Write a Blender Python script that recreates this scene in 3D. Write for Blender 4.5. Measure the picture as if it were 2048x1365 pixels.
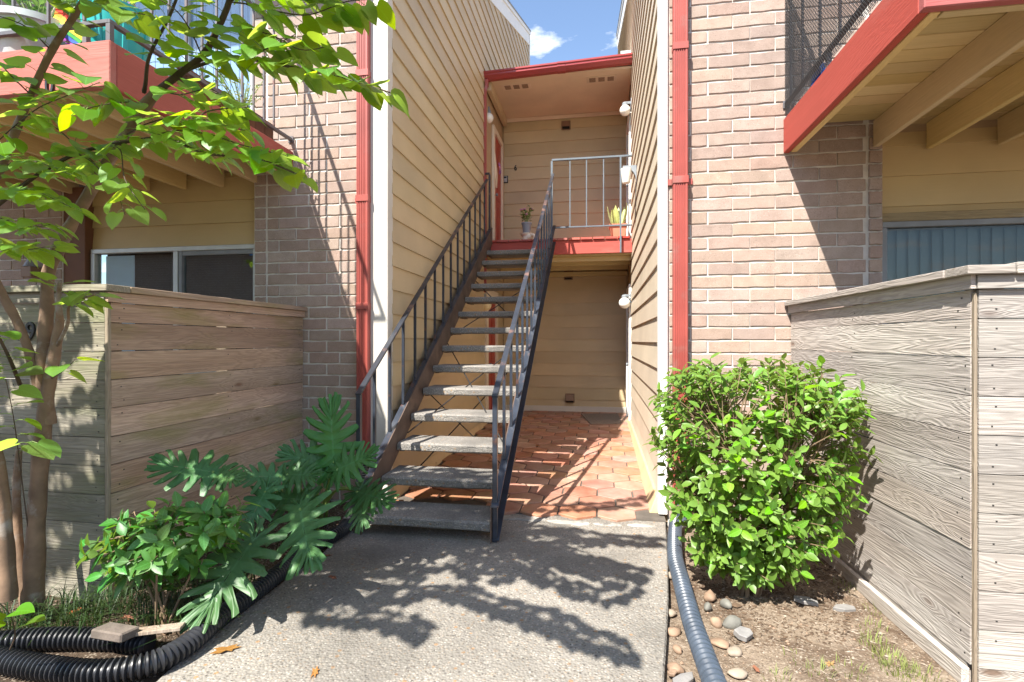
import bpy, bmesh, math, random
from mathutils import Vector, Matrix, noise as mnoise

# ------------------------------------------------------------------ scene, camera, sky, sun, exposure
scene = bpy.context.scene
for o in list(bpy.data.objects):
    bpy.data.objects.remove(o)
COL = scene.collection
R = math.radians
CAM_H = 1.42
YAW = math.atan(179 / 1050)
cam_d = bpy.data.cameras.new('camera')
cam_d.sensor_width = 36
cam_d.lens = 36 * 1050 / 2048
cam_d.clip_start = 0.05
cam_d.clip_end = 3000
cam = bpy.data.objects.new('camera', cam_d)
COL.objects.link(cam)
cam.location = (0, 0, CAM_H)
cam.rotation_euler = (R(90), 0, YAW)
scene.camera = cam

L = Vector((0.36, 0.70, -1.0)).normalized()          # direction the sunlight travels
SUN_EL = math.asin(-L.z)
SUN_AZ = math.atan2(-L.x, -L.y)                       # compass from +Y towards +X
world = bpy.data.worlds.new('World')
scene.world = world
world.use_nodes = True
wn, wl = world.node_tree.nodes, world.node_tree.links
wn.clear()
w_out = wn.new('ShaderNodeOutputWorld')
w_bg = wn.new('ShaderNodeBackground')
w_sky = wn.new('ShaderNodeTexSky')
w_sky.sky_type = 'NISHITA'
w_sky.sun_disc = False
w_sky.sun_elevation = SUN_EL
w_sky.sun_rotation = SUN_AZ
w_sky.altitude = 50
w_sky.air_density = 1.0
w_sky.dust_density = 0.6
w_sky.ozone_density = 1.2
w_bg.inputs['Strength'].default_value = 0.112
# scattered fair-weather cumulus over the whole sky
w_tc = wn.new('ShaderNodeTexCoord')
w_sep = wn.new('ShaderNodeSeparateXYZ')
wl.new(w_tc.outputs['Generated'], w_sep.inputs[0])
w_add = wn.new('ShaderNodeMath'); w_add.operation = 'ADD'; w_add.inputs[1].default_value = 0.12
wl.new(w_sep.outputs['Z'], w_add.inputs[0])
w_div = wn.new('ShaderNodeVectorMath'); w_div.operation = 'DIVIDE'
w_cmb = wn.new('ShaderNodeCombineXYZ'); w_cmb.inputs[2].default_value = 1
wl.new(w_add.outputs[0], w_cmb.inputs[0]); wl.new(w_add.outputs[0], w_cmb.inputs[1])
wl.new(w_tc.outputs['Generated'], w_div.inputs[0]); wl.new(w_cmb.outputs[0], w_div.inputs[1])
w_map = wn.new('ShaderNodeMapping'); w_map.inputs['Location'].default_value = (1.3, 0.35, 0)
w_map.inputs['Scale'].default_value = (1.0, 1.25, 0.0)
wl.new(w_div.outputs[0], w_map.inputs[0])
w_n = wn.new('ShaderNodeTexNoise'); w_n.inputs['Scale'].default_value = 3.6
w_n.inputs['Detail'].default_value = 9; w_n.inputs['Roughness'].default_value = 0.55
wl.new(w_map.outputs[0], w_n.inputs['Vector'])
w_r = wn.new('ShaderNodeValToRGB')
w_r.color_ramp.elements[0].position = 0.55; w_r.color_ramp.elements[1].position = 0.66
wl.new(w_n.outputs[0], w_r.inputs[0])
w_mix = wn.new('ShaderNodeMixRGB'); w_mix.inputs[2].default_value = (6.2, 6.3, 6.6, 1)
wl.new(w_r.outputs[0], w_mix.inputs[0]); wl.new(w_sky.outputs[0], w_mix.inputs[1])
wl.new(w_mix.outputs[0], w_bg.inputs['Color']); wl.new(w_bg.outputs[0], w_out.inputs['Surface'])

sun_d = bpy.data.lights.new('sun', 'SUN')
sun_d.energy = 4.8
sun_d.angle = R(0.53)
sun_d.color = (1.0, 0.95, 0.87)
sun = bpy.data.objects.new('sun', sun_d)
COL.objects.link(sun)
sun.rotation_euler = L.to_track_quat('-Z', 'Y').to_euler()

scene.view_settings.view_transform = 'Standard'
scene.view_settings.look = 'None'
scene.view_settings.gamma = 1.0
scene.view_settings.use_curve_mapping = False
scene.view_settings.exposure = 1.4
scene.render.engine = 'CYCLES'
scene.cycles.max_bounces = 10
scene.cycles.diffuse_bounces = 6
scene.cycles.transparent_max_bounces = 12
scene.cycles.use_denoising = True

# ------------------------------------------------------------------ survey helpers (photo pixel -> place)
SY, CY = math.sin(YAW), math.cos(YAW)
FPX = 1050.0
def ray(px, py):
    u = (px - 1024) / FPX; v = -(py - 683) / FPX
    return Vector((u * CY - SY, CY + u * SY, v))
def at_y(px, py, Y):
    d = ray(px, py); t = Y / d.y
    return Vector((d.x * t, Y, CAM_H + d.z * t))
def at_x(px, py, X):
    d = ray(px, py); t = X / d.x
    return Vector((X, d.y * t, CAM_H + d.z * t))
def at_z(px, py, Z=0.0):
    d = ray(px, py); t = (Z - CAM_H) / d.z
    return Vector((d.x * t, d.y * t, Z))
def at_d(px, py, zc):
    d = ray(px, py)
    return Vector((d.x * zc, d.y * zc, CAM_H + d.z * zc))

# ------------------------------------------------------------------ object helpers
def tag(o, label=None, cat=None, group=None, kind=None):
    if label: o['label'] = label
    if cat: o['category'] = cat
    if group: o['group'] = group
    if kind: o['kind'] = kind
    return o
def thing(name, loc, label, cat, group=None):
    o = bpy.data.objects.new(name, None)
    o.empty_display_size = 0.1
    o.location = loc
    COL.objects.link(o)
    return tag(o, label, cat, group)
def adopt(o, parent):
    if parent is not None:
        o.parent = parent
        if parent.type == 'EMPTY':
            o.matrix_parent_inverse = Matrix.Translation(-Vector(parent.location))
    return o
def link(name, mesh, parent=None, mat_world=None):
    o = bpy.data.objects.new(name, mesh)
    COL.objects.link(o)
    if mat_world is not None:
        o.matrix_basis = mat_world
    return adopt(o, parent)

class MB:
    def __init__(s):
        s.v = []; s.f = []; s.m = []
    def add(s, vs, fs, mi=0):
        b = len(s.v)
        s.v += [tuple(p) for p in vs]
        for f in fs:
            s.f.append(tuple(i + b for i in f)); s.m.append(mi)
        return s
    def box(s, x0, x1, y0, y1, z0, z1, mi=0):
        x0, x1 = min(x0, x1), max(x0, x1); y0, y1 = min(y0, y1), max(y0, y1); z0, z1 = min(z0, z1), max(z0, z1)
        vs = [(x0, y0, z0), (x1, y0, z0), (x1, y1, z0), (x0, y1, z0), (x0, y0, z1), (x1, y0, z1), (x1, y1, z1), (x0, y1, z1)]
        return s.add(vs, [(0, 3, 2, 1), (4, 5, 6, 7), (0, 1, 5, 4), (1, 2, 6, 5), (2, 3, 7, 6), (3, 0, 4, 7)], mi)
    def hexa(s, p, mi=0):     # p: bottom 4 (ccw from above) then top 4
        return s.add(p, [(0, 3, 2, 1), (4, 5, 6, 7), (0, 1, 5, 4), (1, 2, 6, 5), (2, 3, 7, 6), (3, 0, 4, 7)], mi)
    def prism(s, poly, vec, mi=0):   # poly: closed 3D outline, extruded along vec
        n = len(poly); vec = Vector(vec)
        a = [Vector(p) for p in poly]; b = [p + vec for p in a]
        fs = [tuple(range(n))[::-1], tuple(range(n, 2 * n))]
        for i in range(n):
            j = (i + 1) % n
            fs.append((i, j, n + j, n + i))
        return s.add(a + b, fs, mi)
    def bar(s, a, b, w, h, up=(0, 0, 1), mi=0):   # rectangular bar
        a, b = Vector(a), Vector(b); d = (b - a).normalized(); up = Vector(up)
        sx = d.cross(up)
        if sx.length < 1e-4: sx = d.cross(Vector((0, 1, 0)))
        sx.normalize(); uz = sx.cross(d).normalized()
        o = [(-w / 2, -h / 2), (w / 2, -h / 2), (w / 2, h / 2), (-w / 2, h / 2)]
        vs = [a + sx * x + uz * z for x, z in o] + [b + sx * x + uz * z for x, z in o]
        return s.add(vs, [(0, 1, 2, 3), (7, 6, 5, 4), (0, 4, 5, 1), (1, 5, 6, 2), (2, 6, 7, 3), (3, 7, 4, 0)], mi)
    def tube(s, pts, rad, seg=8, cap=True, mi=0):
        pts = [Vector(p) for p in pts]
        n = len(pts)
        rad = rad if isinstance(rad, (list, tuple)) else [rad] * n
        t0 = (pts[1] - pts[0]).normalized()
        nrm = t0.cross(Vector((0.3, 0.2, 1))).normalized()
        vs = []; fs = []
        for i in range(n):
            t = (pts[min(i + 1, n - 1)] - pts[max(i - 1, 0)]).normalized()
            nrm = (nrm - t * nrm.dot(t)).normalized(); bi = t.cross(nrm)
            for k in range(seg):
                a = 2 * math.pi * k / seg
                vs.append(pts[i] + (nrm * math.cos(a) + bi * math.sin(a)) * rad[i])
        for i in range(n - 1):
            for k in range(seg):
                j = (k + 1) % seg
                fs.append((i * seg + k, i * seg + j, (i + 1) * seg + j, (i + 1) * seg + k))
        if cap:
            fs.append(tuple(range(seg))[::-1]); fs.append(tuple(range((n - 1) * seg, n * seg)))
        return s.add(vs, fs, mi)
    def lathe(s, c, prof, seg=20, mi=0, axis='z'):
        vs = []; fs = []; n = len(prof); c = Vector(c)
        for r, z in prof:
            for k in range(seg):
                a = 2 * math.pi * k / seg
                if axis == 'z': p = Vector((r * math.cos(a), r * math.sin(a), z))
                elif axis == 'x': p = Vector((z, r * math.cos(a), r * math.sin(a)))
                else: p = Vector((r * math.cos(a), z, r * math.sin(a)))
                vs.append(c + p)
        for i in range(n - 1):
            for k in range(seg):
                j = (k + 1) % seg
                fs.append((i * seg + k, i * seg + j, (i + 1) * seg + j, (i + 1) * seg + k))
        return s.add(vs, fs, mi)
    def mesh(s, name, mats, smooth=False):
        me = bpy.data.meshes.new(name)
        me.from_pydata(s.v, [], s.f)
        for m in (mats if isinstance(mats, (list, tuple)) else [mats]):
            me.materials.append(m)
        if len(set(s.m)) > 1:
            me.polygons.foreach_set('material_index', s.m)
        if smooth:
            me.polygons.foreach_set('use_smooth', [True] * len(s.f))
        me.update()
        return me
    def build(s, name, mats, parent=None, smooth=False, bevel=0, angle=40):
        me = s.mesh(name, mats, False)
        bm = bmesh.new(); bm.from_mesh(me)
        bmesh.ops.recalc_face_normals(bm, faces=bm.faces[:])
        if bevel:
            es = [e for e in bm.edges if len(e.link_faces) == 2 and e.calc_face_angle(0) > 0.6]
            if es:
                bmesh.ops.bevel(bm, geom=es, offset=bevel, segments=1, affect='EDGES', profile=0.6)
        if smooth:
            for f in bm.faces: f.smooth = True
            for e in bm.edges:
                if len(e.link_faces) == 2 and e.calc_face_angle(0) > R(angle): e.smooth = False
        bm.to_mesh(me); bm.free()
        return link(name, me, parent)

# ------------------------------------------------------------------ materials
def new_mat(name):
    m = bpy.data.materials.new(name); m.use_nodes = True
    nt = m.node_tree; nt.nodes.clear()
    out = nt.nodes.new('ShaderNodeOutputMaterial')
    b = nt.nodes.new('ShaderNodeBsdfPrincipled')
    nt.links.new(b.outputs[0], out.inputs[0])
    return m, nt, b, out
def N(nt, t, **kw):
    n = nt.nodes.new('ShaderNode' + t)
    for k, v in kw.items():
        if k in n.inputs: n.inputs[k].default_value = v
        else: setattr(n, k, v)
    return n
def c4(c): return (c[0], c[1], c[2], 1)
def coords(nt, scale=(1, 1, 1), rnd=True, kind='Object'):
    tc = N(nt, 'TexCoord'); mp = N(nt, 'Mapping'); mp.inputs['Scale'].default_value = scale
    nt.links.new(tc.outputs[kind], mp.inputs[0])
    if rnd:
        oi = N(nt, 'ObjectInfo'); mu = N(nt, 'Math', operation='MULTIPLY'); mu.inputs[1].default_value = 37.0
        nt.links.new(oi.outputs['Random'], mu.inputs[0])
        cb = N(nt, 'CombineXYZ')
        for i in range(3): nt.links.new(mu.outputs[0], cb.inputs[i])
        nt.links.new(cb.outputs[0], mp.inputs['Location'])
    return mp.outputs[0]
def noise(nt, vec, scale, detail=4, rough=0.55, dist=0.0):
    n = N(nt, 'TexNoise'); n.inputs['Scale'].default_value = scale; n.inputs['Detail'].default_value = detail
    n.inputs['Roughness'].default_value = rough; n.inputs['Distortion'].default_value = dist
    nt.links.new(vec, n.inputs['Vector']); return n.outputs[0]
def ramp(nt, fac, stops):
    r = N(nt, 'ValToRGB'); e = r.color_ramp.elements
    while len(e) < len(stops): e.new(0.5)
    for i, (p, c) in enumerate(stops):
        e[i].position = p; e[i].color = c4(c) if len(c) == 3 else c
    nt.links.new(fac, r.inputs[0]); return r.outputs[0]
def mixc(nt, fac, a, b, mode='MIX'):
    m = N(nt, 'MixRGB', blend_type=mode)
    for i, x in ((0, fac), (1, a), (2, b)):
        if hasattr(x, 'is_output'): nt.links.new(x, m.inputs[i])
        else: m.inputs[i].default_value = x if i == 0 else c4(x)
    return m.outputs[0]
def bump(nt, b, h, strength=0.3, dist=0.01):
    n = N(nt, 'Bump'); n.inputs['Strength'].default_value = strength; n.inputs['Distance'].default_value = dist
    nt.links.new(h, n.inputs['Height']); nt.links.new(n.outputs[0], b.inputs['Normal'])
def hsv_random(nt, col, amt_v=0.2, amt_h=0.02, amt_s=0.1):
    oi = N(nt, 'ObjectInfo'); h = N(nt, 'HueSaturation')
    def rng(mult, lo, hi):
        m = N(nt, 'Math', operation='MULTIPLY'); m.inputs[1].default_value = mult
        f = N(nt, 'Math', operation='FRACT'); mr = N(nt, 'MapRange')
        mr.inputs['To Min'].default_value = lo; mr.inputs['To Max'].default_value = hi
        nt.links.new(oi.outputs['Random'], m.inputs[0]); nt.links.new(m.outputs[0], f.inputs[0]); nt.links.new(f.outputs[0], mr.inputs[0])
        return mr.outputs[0]
    nt.links.new(rng(1, 1 - amt_v, 1 + amt_v), h.inputs['Value'])
    nt.links.new(rng(7.3, 0.5 - amt_h, 0.5 + amt_h), h.inputs['Hue'])
    nt.links.new(rng(13.7, 1 - amt_s, 1 + amt_s), h.inputs['Saturation'])
    nt.links.new(col, h.inputs['Color'])
    return h.outputs[0]

def plain(name, col, rough=0.6, metal=0.0, var=0.12, nscale=6, bumps=0.0, bscale=80, spec=0.5, dirt=None):
    m, nt, b, out = new_mat(name)
    v = coords(nt)
    n = noise(nt, v, nscale, 5)
    c = ramp(nt, n, [(0.3, [x * (1 - var) for x in col]), (0.7, [min(1, x * (1 + var)) for x in col])])
    if dirt:
        d = noise(nt, v, dirt[1], 6, 0.65)
        c = mixc(nt, ramp(nt, d, [(dirt[2], (0, 0, 0)), (dirt[2] + 0.12, (1, 1, 1))]), c, dirt[0])
    nt.links.new(c, b.inputs['Base Color'])
    b.inputs['Roughness'].default_value = rough; b.inputs['Metallic'].default_value = metal
    b.inputs['Specular IOR Level'].default_value = spec
    if bumps: bump(nt, b, noise(nt, v, bscale, 4), bumps, 0.004)
    return m

def siding_mat(name, col, axis):
    m, nt, b, out = new_mat(name)
    st = (0.9, 18, 18) if axis == 'x' else (18, 0.9, 18)
    v = coords(nt, st)
    g = noise(nt, v, 2.2, 5, 0.6, 1.2)
    v2 = coords(nt, (1, 1, 1))
    n = noise(nt, v2, 1.3, 4)
    c = ramp(nt, n, [(0.28, [x * 0.86 for x in col]), (0.72, [x * 1.07 for x in col])])
    c = mixc(nt, ramp(nt, g, [(0.35, (0.06, 0.06, 0.06)), (0.6, (0, 0, 0))]), c, [x * 0.75 for x in col])
    c = hsv_random(nt, c, 0.055, 0.004, 0.05)
    nt.links.new(c, b.inputs['Base Color'])
    b.inputs['Roughness'].default_value = 0.5
    bump(nt, b, g, 0.22, 0.004)
    return m

def wood_mat(name, dark, mid, light, axis, algae=None, alg_amt=0.62, knots=True, grain=1.0, rough=0.8):
    rc = 0.30 if knots else 0.10; fc = 0.5 if knots else 0.14
    m, nt, b, out = new_mat(name)
    st = {'x': (0.55, 9, 9), 'y': (9, 0.55, 9), 'z': (9, 9, 0.55)}[axis]
    v = coords(nt, st)
    w1 = noise(nt, v, 1.5, 3, 0.5, 0.8)
    ks = {'x': (1.9, 5.2, 5.2), 'y': (5.2, 1.9, 5.2), 'z': (5.2, 5.2, 1.9)}[axis]
    vo = N(nt, 'TexVoronoi'); vo.inputs['Scale'].default_value = 1.0
    nt.links.new(coords(nt, ks), vo.inputs['Vector'])
    kd = ramp(nt, vo.outputs['Distance'], [(0.02, (0.5, 0.5, 0.5)), (0.16, (0.2, 0.2, 0.2)), (0.42, (0, 0, 0))])
    if knots:
        ak = N(nt, 'Math', operation='ADD'); nt.links.new(w1, ak.inputs[0]); nt.links.new(kd, ak.inputs[1]); w1 = ak.outputs[0]
    mu = N(nt, 'Math', operation='MULTIPLY'); mu.inputs[1].default_value = 74 * grain
    nt.links.new(w1, mu.inputs[0])
    sn = N(nt, 'Math', operation='SINE'); nt.links.new(mu.outputs[0], sn.inputs[0])
    mr = N(nt, 'MapRange'); mr.inputs['From Min'].default_value = -1; nt.links.new(sn.outputs[0], mr.inputs[0])
    fib = noise(nt, coords(nt, tuple(s * 6 if s > 1 else s * 3 for s in st)), 1.5, 4, 0.7)
    base = ramp(nt, noise(nt, coords(nt, tuple(s * 0.5 for s in st)), 1.0, 4), [(0.25, dark), (0.5, mid), (0.75, light)])
    c = mixc(nt, ramp(nt, mr.outputs[0], [(0.0, (rc, rc, rc)), (0.6, (0, 0, 0))]), base, [x * 0.55 for x in dark])
    c = mixc(nt, ramp(nt, fib, [(0.3, (fc, fc, fc)), (0.6, (0, 0, 0))]), c, [x * 0.55 for x in dark])
    if knots:
        c = mixc(nt, ramp(nt, vo.outputs['Distance'], [(0.05, (0.85, 0.85, 0.85)), (0.12, (0, 0, 0))]), c, [dark[0] * 0.5, dark[1] * 0.36, dark[2] * 0.3])
    if algae:
        a = noise(nt, coords(nt, {'x': (1, 3, 3.5), 'y': (3, 1, 3.5), 'z': (3, 3, 1)}[axis]), 1.3, 5, 0.6)
        c = mixc(nt, ramp(nt, a, [(alg_amt - 0.12, (0, 0, 0)), (alg_amt + 0.1, (0.75, 0.75, 0.75))]), c, algae)
    c = hsv_random(nt, c, 0.16, 0.006, 0.12)
    nt.links.new(c, b.inputs['Base Color'])
    b.inputs['Roughness'].default_value = rough
    b.inputs['Specular IOR Level'].default_value = 0.25
    h = mixc(nt, 0.5, mr.outputs[0], fib)
    bump(nt, b, h, 0.55 if knots else 0.2, 0.005)
    return m

def brick_mat(name, col, col2):
    m, nt, b, out = new_mat(name)
    v = coords(nt)
    n = noise(nt, v, 9, 5, 0.65)
    c = ramp(nt, n, [(0.3, col2), (0.65, col)])
    sp = noise(nt, v, 150, 2, 0.5)
    c = mixc(nt, ramp(nt, sp, [(0.28, (0.7, 0.7, 0.7)), (0.38, (0, 0, 0))]), c, [x * 0.4 for x in col2])
    c = mixc(nt, ramp(nt, sp, [(0.64, (0, 0, 0)), (0.72, (0.55, 0.55, 0.55))]), c, (0.62, 0.52, 0.45))
    c = hsv_random(nt, c, 0.1, 0.008, 0.12)
    nt.links.new(c, b.inputs['Base Color'])
    b.inputs['Roughness'].default_value = 0.9; b.inputs['Specular IOR Level'].default_value = 0.2
    bump(nt, b, noise(nt, v, 120, 4, 0.7), 0.5, 0.004)
    return m

def aggregate_mat(name, base, stones, scale=85, stain=0.5, gap=0.35, kind='Object'):
    m, nt, b, out = new_mat(name)
    v = coords(nt, (1, 1, 1), False, kind)
    vo = N(nt, 'TexVoronoi'); vo.inputs['Scale'].default_value = scale; nt.links.new(v, vo.inputs['Vector'])
    sep = N(nt, 'SeparateColor'); nt.links.new(vo.outputs['Color'], sep.inputs[0])
    st = ramp(nt, sep.outputs[0], [(i / (len(stones) - 1), s) for i, s in enumerate(stones)])
    g = ramp(nt, vo.outputs['Distance'], [(0.25, (0, 0, 0)), (0.6, (1, 1, 1))])
    c = mixc(nt, g, st, base)
    v2 = N(nt, 'TexVoronoi'); v2.inputs['Scale'].default_value = scale * 0.32; nt.links.new(v, v2.inputs['Vector'])
    sep2 = N(nt, 'SeparateColor'); nt.links.new(v2.outputs['Color'], sep2.inputs[0])
    big = ramp(nt, sep2.outputs[1], [(0.86, (0, 0, 0)), (0.88, (1, 1, 1))])
    near = ramp(nt, v2.outputs['Distance'], [(0.22, (1, 1, 1)), (0.3, (0, 0, 0))])
    mm = mixc(nt, 1.0, big, near, 'MULTIPLY')
    c = mixc(nt, mm, c, (stones[1][0] * 0.95, stones[1][1] * 0.75, stones[1][2] * 0.55))
    ns = noise(nt, v, 1.1, 7, 0.62)
    c = mixc(nt, ramp(nt, ns, [(0.42, (0, 0, 0)), (0.66, (stain, stain, stain))]), c, [x * 0.45 for x in base])
    nt.links.new(c, b.inputs['Base Color'])
    b.inputs['Roughness'].default_value = 0.85; b.inputs['Specular IOR Level'].default_value = 0.3
    inv = N(nt, 'Math', operation='SUBTRACT'); inv.inputs[0].default_value = 1; nt.links.new(vo.outputs['Distance'], inv.inputs[1])
    bump(nt, b, inv.outputs[0], 0.8, 0.006)
    return m

def leaf_mat(name, top, under, trans, rough=0.35, tw=0.42, gloss=0.5):
    m, nt, b, out = new_mat(name)
    v = coords(nt, (1, 1, 1), True)
    n = noise(nt, v, 14, 4)
    geo = N(nt, 'NewGeometry')
    gp = noise(nt, geo.outputs['Position'], 3.5, 2)
    c = mixc(nt, geo.outputs['Backfacing'], top, under)
    c = mixc(nt, ramp(nt, n, [(0.35, (0, 0, 0)), (0.75, (0.3, 0.3, 0.3))]), c, [top[0] * 1.7, top[1] * 1.4, top[2] * 1.2])
    c = mixc(nt, ramp(nt, gp, [(0.4, (0, 0, 0)), (0.6, (0.35, 0.35, 0.35))]), c, [top[0] * 1.5 + 0.02, top[1] * 1.25, top[2]])
    # pale midrib and side veins in leaf space
    tcl = N(nt, 'TexCoord'); sp = N(nt, 'SeparateXYZ'); nt.links.new(tcl.outputs['Object'], sp.inputs[0])
    ax = N(nt, 'Math', operation='ABSOLUTE'); nt.links.new(sp.outputs[0], ax.inputs[0])
    c = mixc(nt, ramp(nt, ax.outputs[0], [(0.008, (0.45, 0.45, 0.45)), (0.022, (0, 0, 0))]), c, [min(1, x * 2.2 + 0.05) for x in top])
    vy = N(nt, 'Math', operation='MULTIPLY_ADD'); vy.inputs[1].default_value = -0.85; nt.links.new(ax.outputs[0], vy.inputs[0]); nt.links.new(sp.outputs[1], vy.inputs[2])
    vm = N(nt, 'Math', operation='MULTIPLY'); vm.inputs[1].default_value = 42.0; nt.links.new(vy.outputs[0], vm.inputs[0])
    vs_ = N(nt, 'Math', operation='SINE'); nt.links.new(vm.outputs[0], vs_.inputs[0])
    c = mixc(nt, ramp(nt, vs_.outputs[0], [(0.6, (0, 0, 0)), (1.0, (0.3, 0.3, 0.3))]), c, [min(1, x * 1.9 + 0.02) for x in top])
    c = hsv_random(nt, c, 0.22, 0.018, 0.12)
    nt.links.new(c, b.inputs['Base Color'])
    b.inputs['Roughness'].default_value = rough; b.inputs['Specular IOR Level'].default_value = gloss
    t = N(nt, 'BsdfTranslucent')
    tc = hsv_random(nt, mixc(nt, 0.25, trans, c), 0.15, 0.015, 0.1)
    nt.links.new(tc, t.inputs['Color'])
    mx = N(nt, 'MixShader'); mx.inputs[0].default_value = tw
    nt.links.new(b.outputs[0], mx.inputs[1]); nt.links.new(t.outputs[0], mx.inputs[2]); nt.links.new(mx.outputs[0], out.inputs[0])
    bump(nt, b, n, 0.12, 0.003)
    return m

def soil_mat(name):
    m, nt, b, out = new_mat(name)
    v = coords(nt, (1, 1, 1), False)
    n = noise(nt, v, 5, 8, 0.65)
    sand = ramp(nt, n, [(0.3, (0.16, 0.115, 0.08)), (0.5, (0.26, 0.20, 0.145)), (0.7, (0.34, 0.27, 0.205))])
    bed = ramp(nt, n, [(0.3, (0.035, 0.025, 0.018)), (0.55, (0.085, 0.06, 0.042)), (0.75, (0.16, 0.12, 0.085))])
    damp = noise(nt, v, 1.7, 5, 0.6)
    sand = mixc(nt, ramp(nt, damp, [(0.50, (0, 0, 0)), (0.62, (0.85, 0.85, 0.85))]), sand, (0.09, 0.055, 0.035))
    sx = N(nt, 'SeparateXYZ'); nt.links.new(v, sx.inputs[0])
    ad = N(nt, 'Math', operation='MULTIPLY_ADD'); ad.inputs[1].default_value = 0.5; nt.links.new(damp, ad.inputs[0]); nt.links.new(sx.outputs[0], ad.inputs[2])
    c = mixc(nt, ramp(nt, ad.outputs[0], [(0.0, (1, 1, 1)), (0.02, (0, 0, 0))]), sand, bed)
    nt.links.new(c, b.inputs['Base Color'])
    b.inputs['Roughness'].default_value = 1.0; b.inputs['Specular IOR Level'].default_value = 0.1
    vo = N(nt, 'TexVoronoi'); vo.inputs['Scale'].default_value = 130; nt.links.new(v, vo.inputs['Vector'])
    sc = N(nt, 'SeparateColor'); nt.links.new(vo.outputs['Color'], sc.inputs[0])
    c = mixc(nt, ramp(nt, sc.outputs[0], [(0.0, (0.5, 0.5, 0.5)), (0.35, (0, 0, 0))]), c, (0.06, 0.042, 0.03))
    c = mixc(nt, ramp(nt, sc.outputs[1], [(0.78, (0, 0, 0)), (0.95, (0.5, 0.5, 0.5))]), c, (0.45, 0.38, 0.30))
    nt.links.new(c, b.inputs['Base Color'])
    bump(nt, b, noise(nt, v, 40, 6, 0.7), 1.0, 0.02)
    return m

def tile_mat(name):
    m, nt, b, out = new_mat(name)
    v = coords(nt)
    n = noise(nt, v, 4.5, 6, 0.65)
    c = ramp(nt, n, [(0.28, (0.27, 0.115, 0.072)), (0.5, (0.39, 0.19, 0.132)), (0.72, (0.47, 0.265, 0.195))])
    d = noise(nt, v, 2.2, 6, 0.7)
    c = mixc(nt, ramp(nt, d, [(0.50, (0, 0, 0)), (0.66, (0.7, 0.7, 0.7))]), c, (0.30, 0.20, 0.11))
    e = noise(nt, v, 16, 5, 0.7)
    c = mixc(nt, ramp(nt, e, [(0.60, (0, 0, 0)), (0.72, (0.6, 0.6, 0.6))]), c, (0.16, 0.085, 0.06))
    c = hsv_random(nt, c, 0.16, 0.010, 0.15)
    nt.links.new(c, b.inputs['Base Color'])
    b.inputs['Roughness'].default_value = 0.55
    bump(nt, b, noise(nt, v, 24, 5, 0.65), 0.3, 0.005)
    return m

def glass_mat(name, tint=(0.9, 0.95, 0.95), refl=1.0):
    m, nt, b, out = new_mat(name)
    nt.nodes.remove(b)
    t = N(nt, 'BsdfTransparent'); t.inputs[0].default_value = c4(tint)
    g = N(nt, 'BsdfGlossy'); g.inputs['Roughness'].default_value = 0.01
    lw = N(nt, 'LayerWeight'); lw.inputs[0].default_value = 0.5
    pw = N(nt, 'Math', operation='POWER'); pw.inputs[1].default_value = 5.0
    nt.links.new(lw.outputs['Facing'], pw.inputs[0])
    mu = N(nt, 'Math', operation='MULTIPLY_ADD'); mu.inputs[1].default_value = 0.9 * refl; mu.inputs[2].default_value = 0.04 * refl; mu.use_clamp = True
    nt.links.new(pw.outputs[0], mu.inputs[0])
    mx = N(nt, 'MixShader'); nt.links.new(mu.outputs[0], mx.inputs[0])
    nt.links.new(t.outputs[0], mx.inputs[1]); nt.links.new(g.outputs[0], mx.inputs[2]); nt.links.new(mx.outputs[0], out.inputs[0])
    return m

def brick_tex(name):
    m, nt, b, out = new_mat(name)
    bt = N(nt, 'TexBrick'); bt.inputs['Color1'].default_value = c4((0.39, 0.295, 0.243)); bt.inputs['Color2'].default_value = c4((0.33, 0.25, 0.205)); bt.inputs['Mortar'].default_value = c4((0.6, 0.56, 0.5))
    bt.inputs['Scale'].default_value = 1.0; bt.inputs['Brick Width'].default_value = 0.3015; bt.inputs['Row Height'].default_value = 0.1028; bt.inputs['Mortar Size'].default_value = 0.006
    tc = N(nt, 'TexCoord'); sx = N(nt, 'SeparateXYZ'); cb = N(nt, 'CombineXYZ'); nt.links.new(tc.outputs['Object'], sx.inputs[0])
    nt.links.new(sx.outputs[0], cb.inputs[0]); nt.links.new(sx.outputs[2], cb.inputs[1]); nt.links.new(cb.outputs[0], bt.inputs[0]); nt.links.new(bt.outputs[0], b.inputs['Base Color'])
    b.inputs['Roughness'].default_value = 0.9
    return m
TAN = (0.535, 0.415, 0.25)
M = {}
M['siding_y'] = siding_mat('siding_paint_y', TAN, 'y')
M['siding_cream'] = siding_mat('siding_paint_cream', (0.66, 0.56, 0.43), 'y')
M['siding_x'] = siding_mat('siding_paint_x', TAN, 'x')
M['siding_under'] = siding_mat('siding_paint_under', (0.56, 0.43, 0.21), 'x')
M['wall_tan'] = plain('tan_wall_paint', (0.42, 0.30, 0.18), 0.7)
M['joist'] = wood_mat('tan_painted_timber', (0.60, 0.45, 0.21), (0.66, 0.50, 0.25), (0.70, 0.54, 0.28), 'y', knots=False, rough=0.7)
M['deck_under'] = wood_mat('tan_deck_underside', (0.58, 0.43, 0.20), (0.64, 0.48, 0.24), (0.68, 0.52, 0.27), 'x', knots=False, rough=0.7)
M['trim'] = plain('offwhite_trim_paint', (0.60, 0.56, 0.50), 0.55, var=0.05, nscale=3)
M['white'] = plain('white_paint', (0.8, 0.79, 0.76), 0.5, var=0.04, nscale=3)
M['cream'] = plain('cream_trim_paint', (0.68, 0.58, 0.45), 0.55, var=0.04, nscale=3)
M['soffit'] = siding_mat('soffit_paint', (0.72, 0.57, 0.42), 'x')
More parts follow.
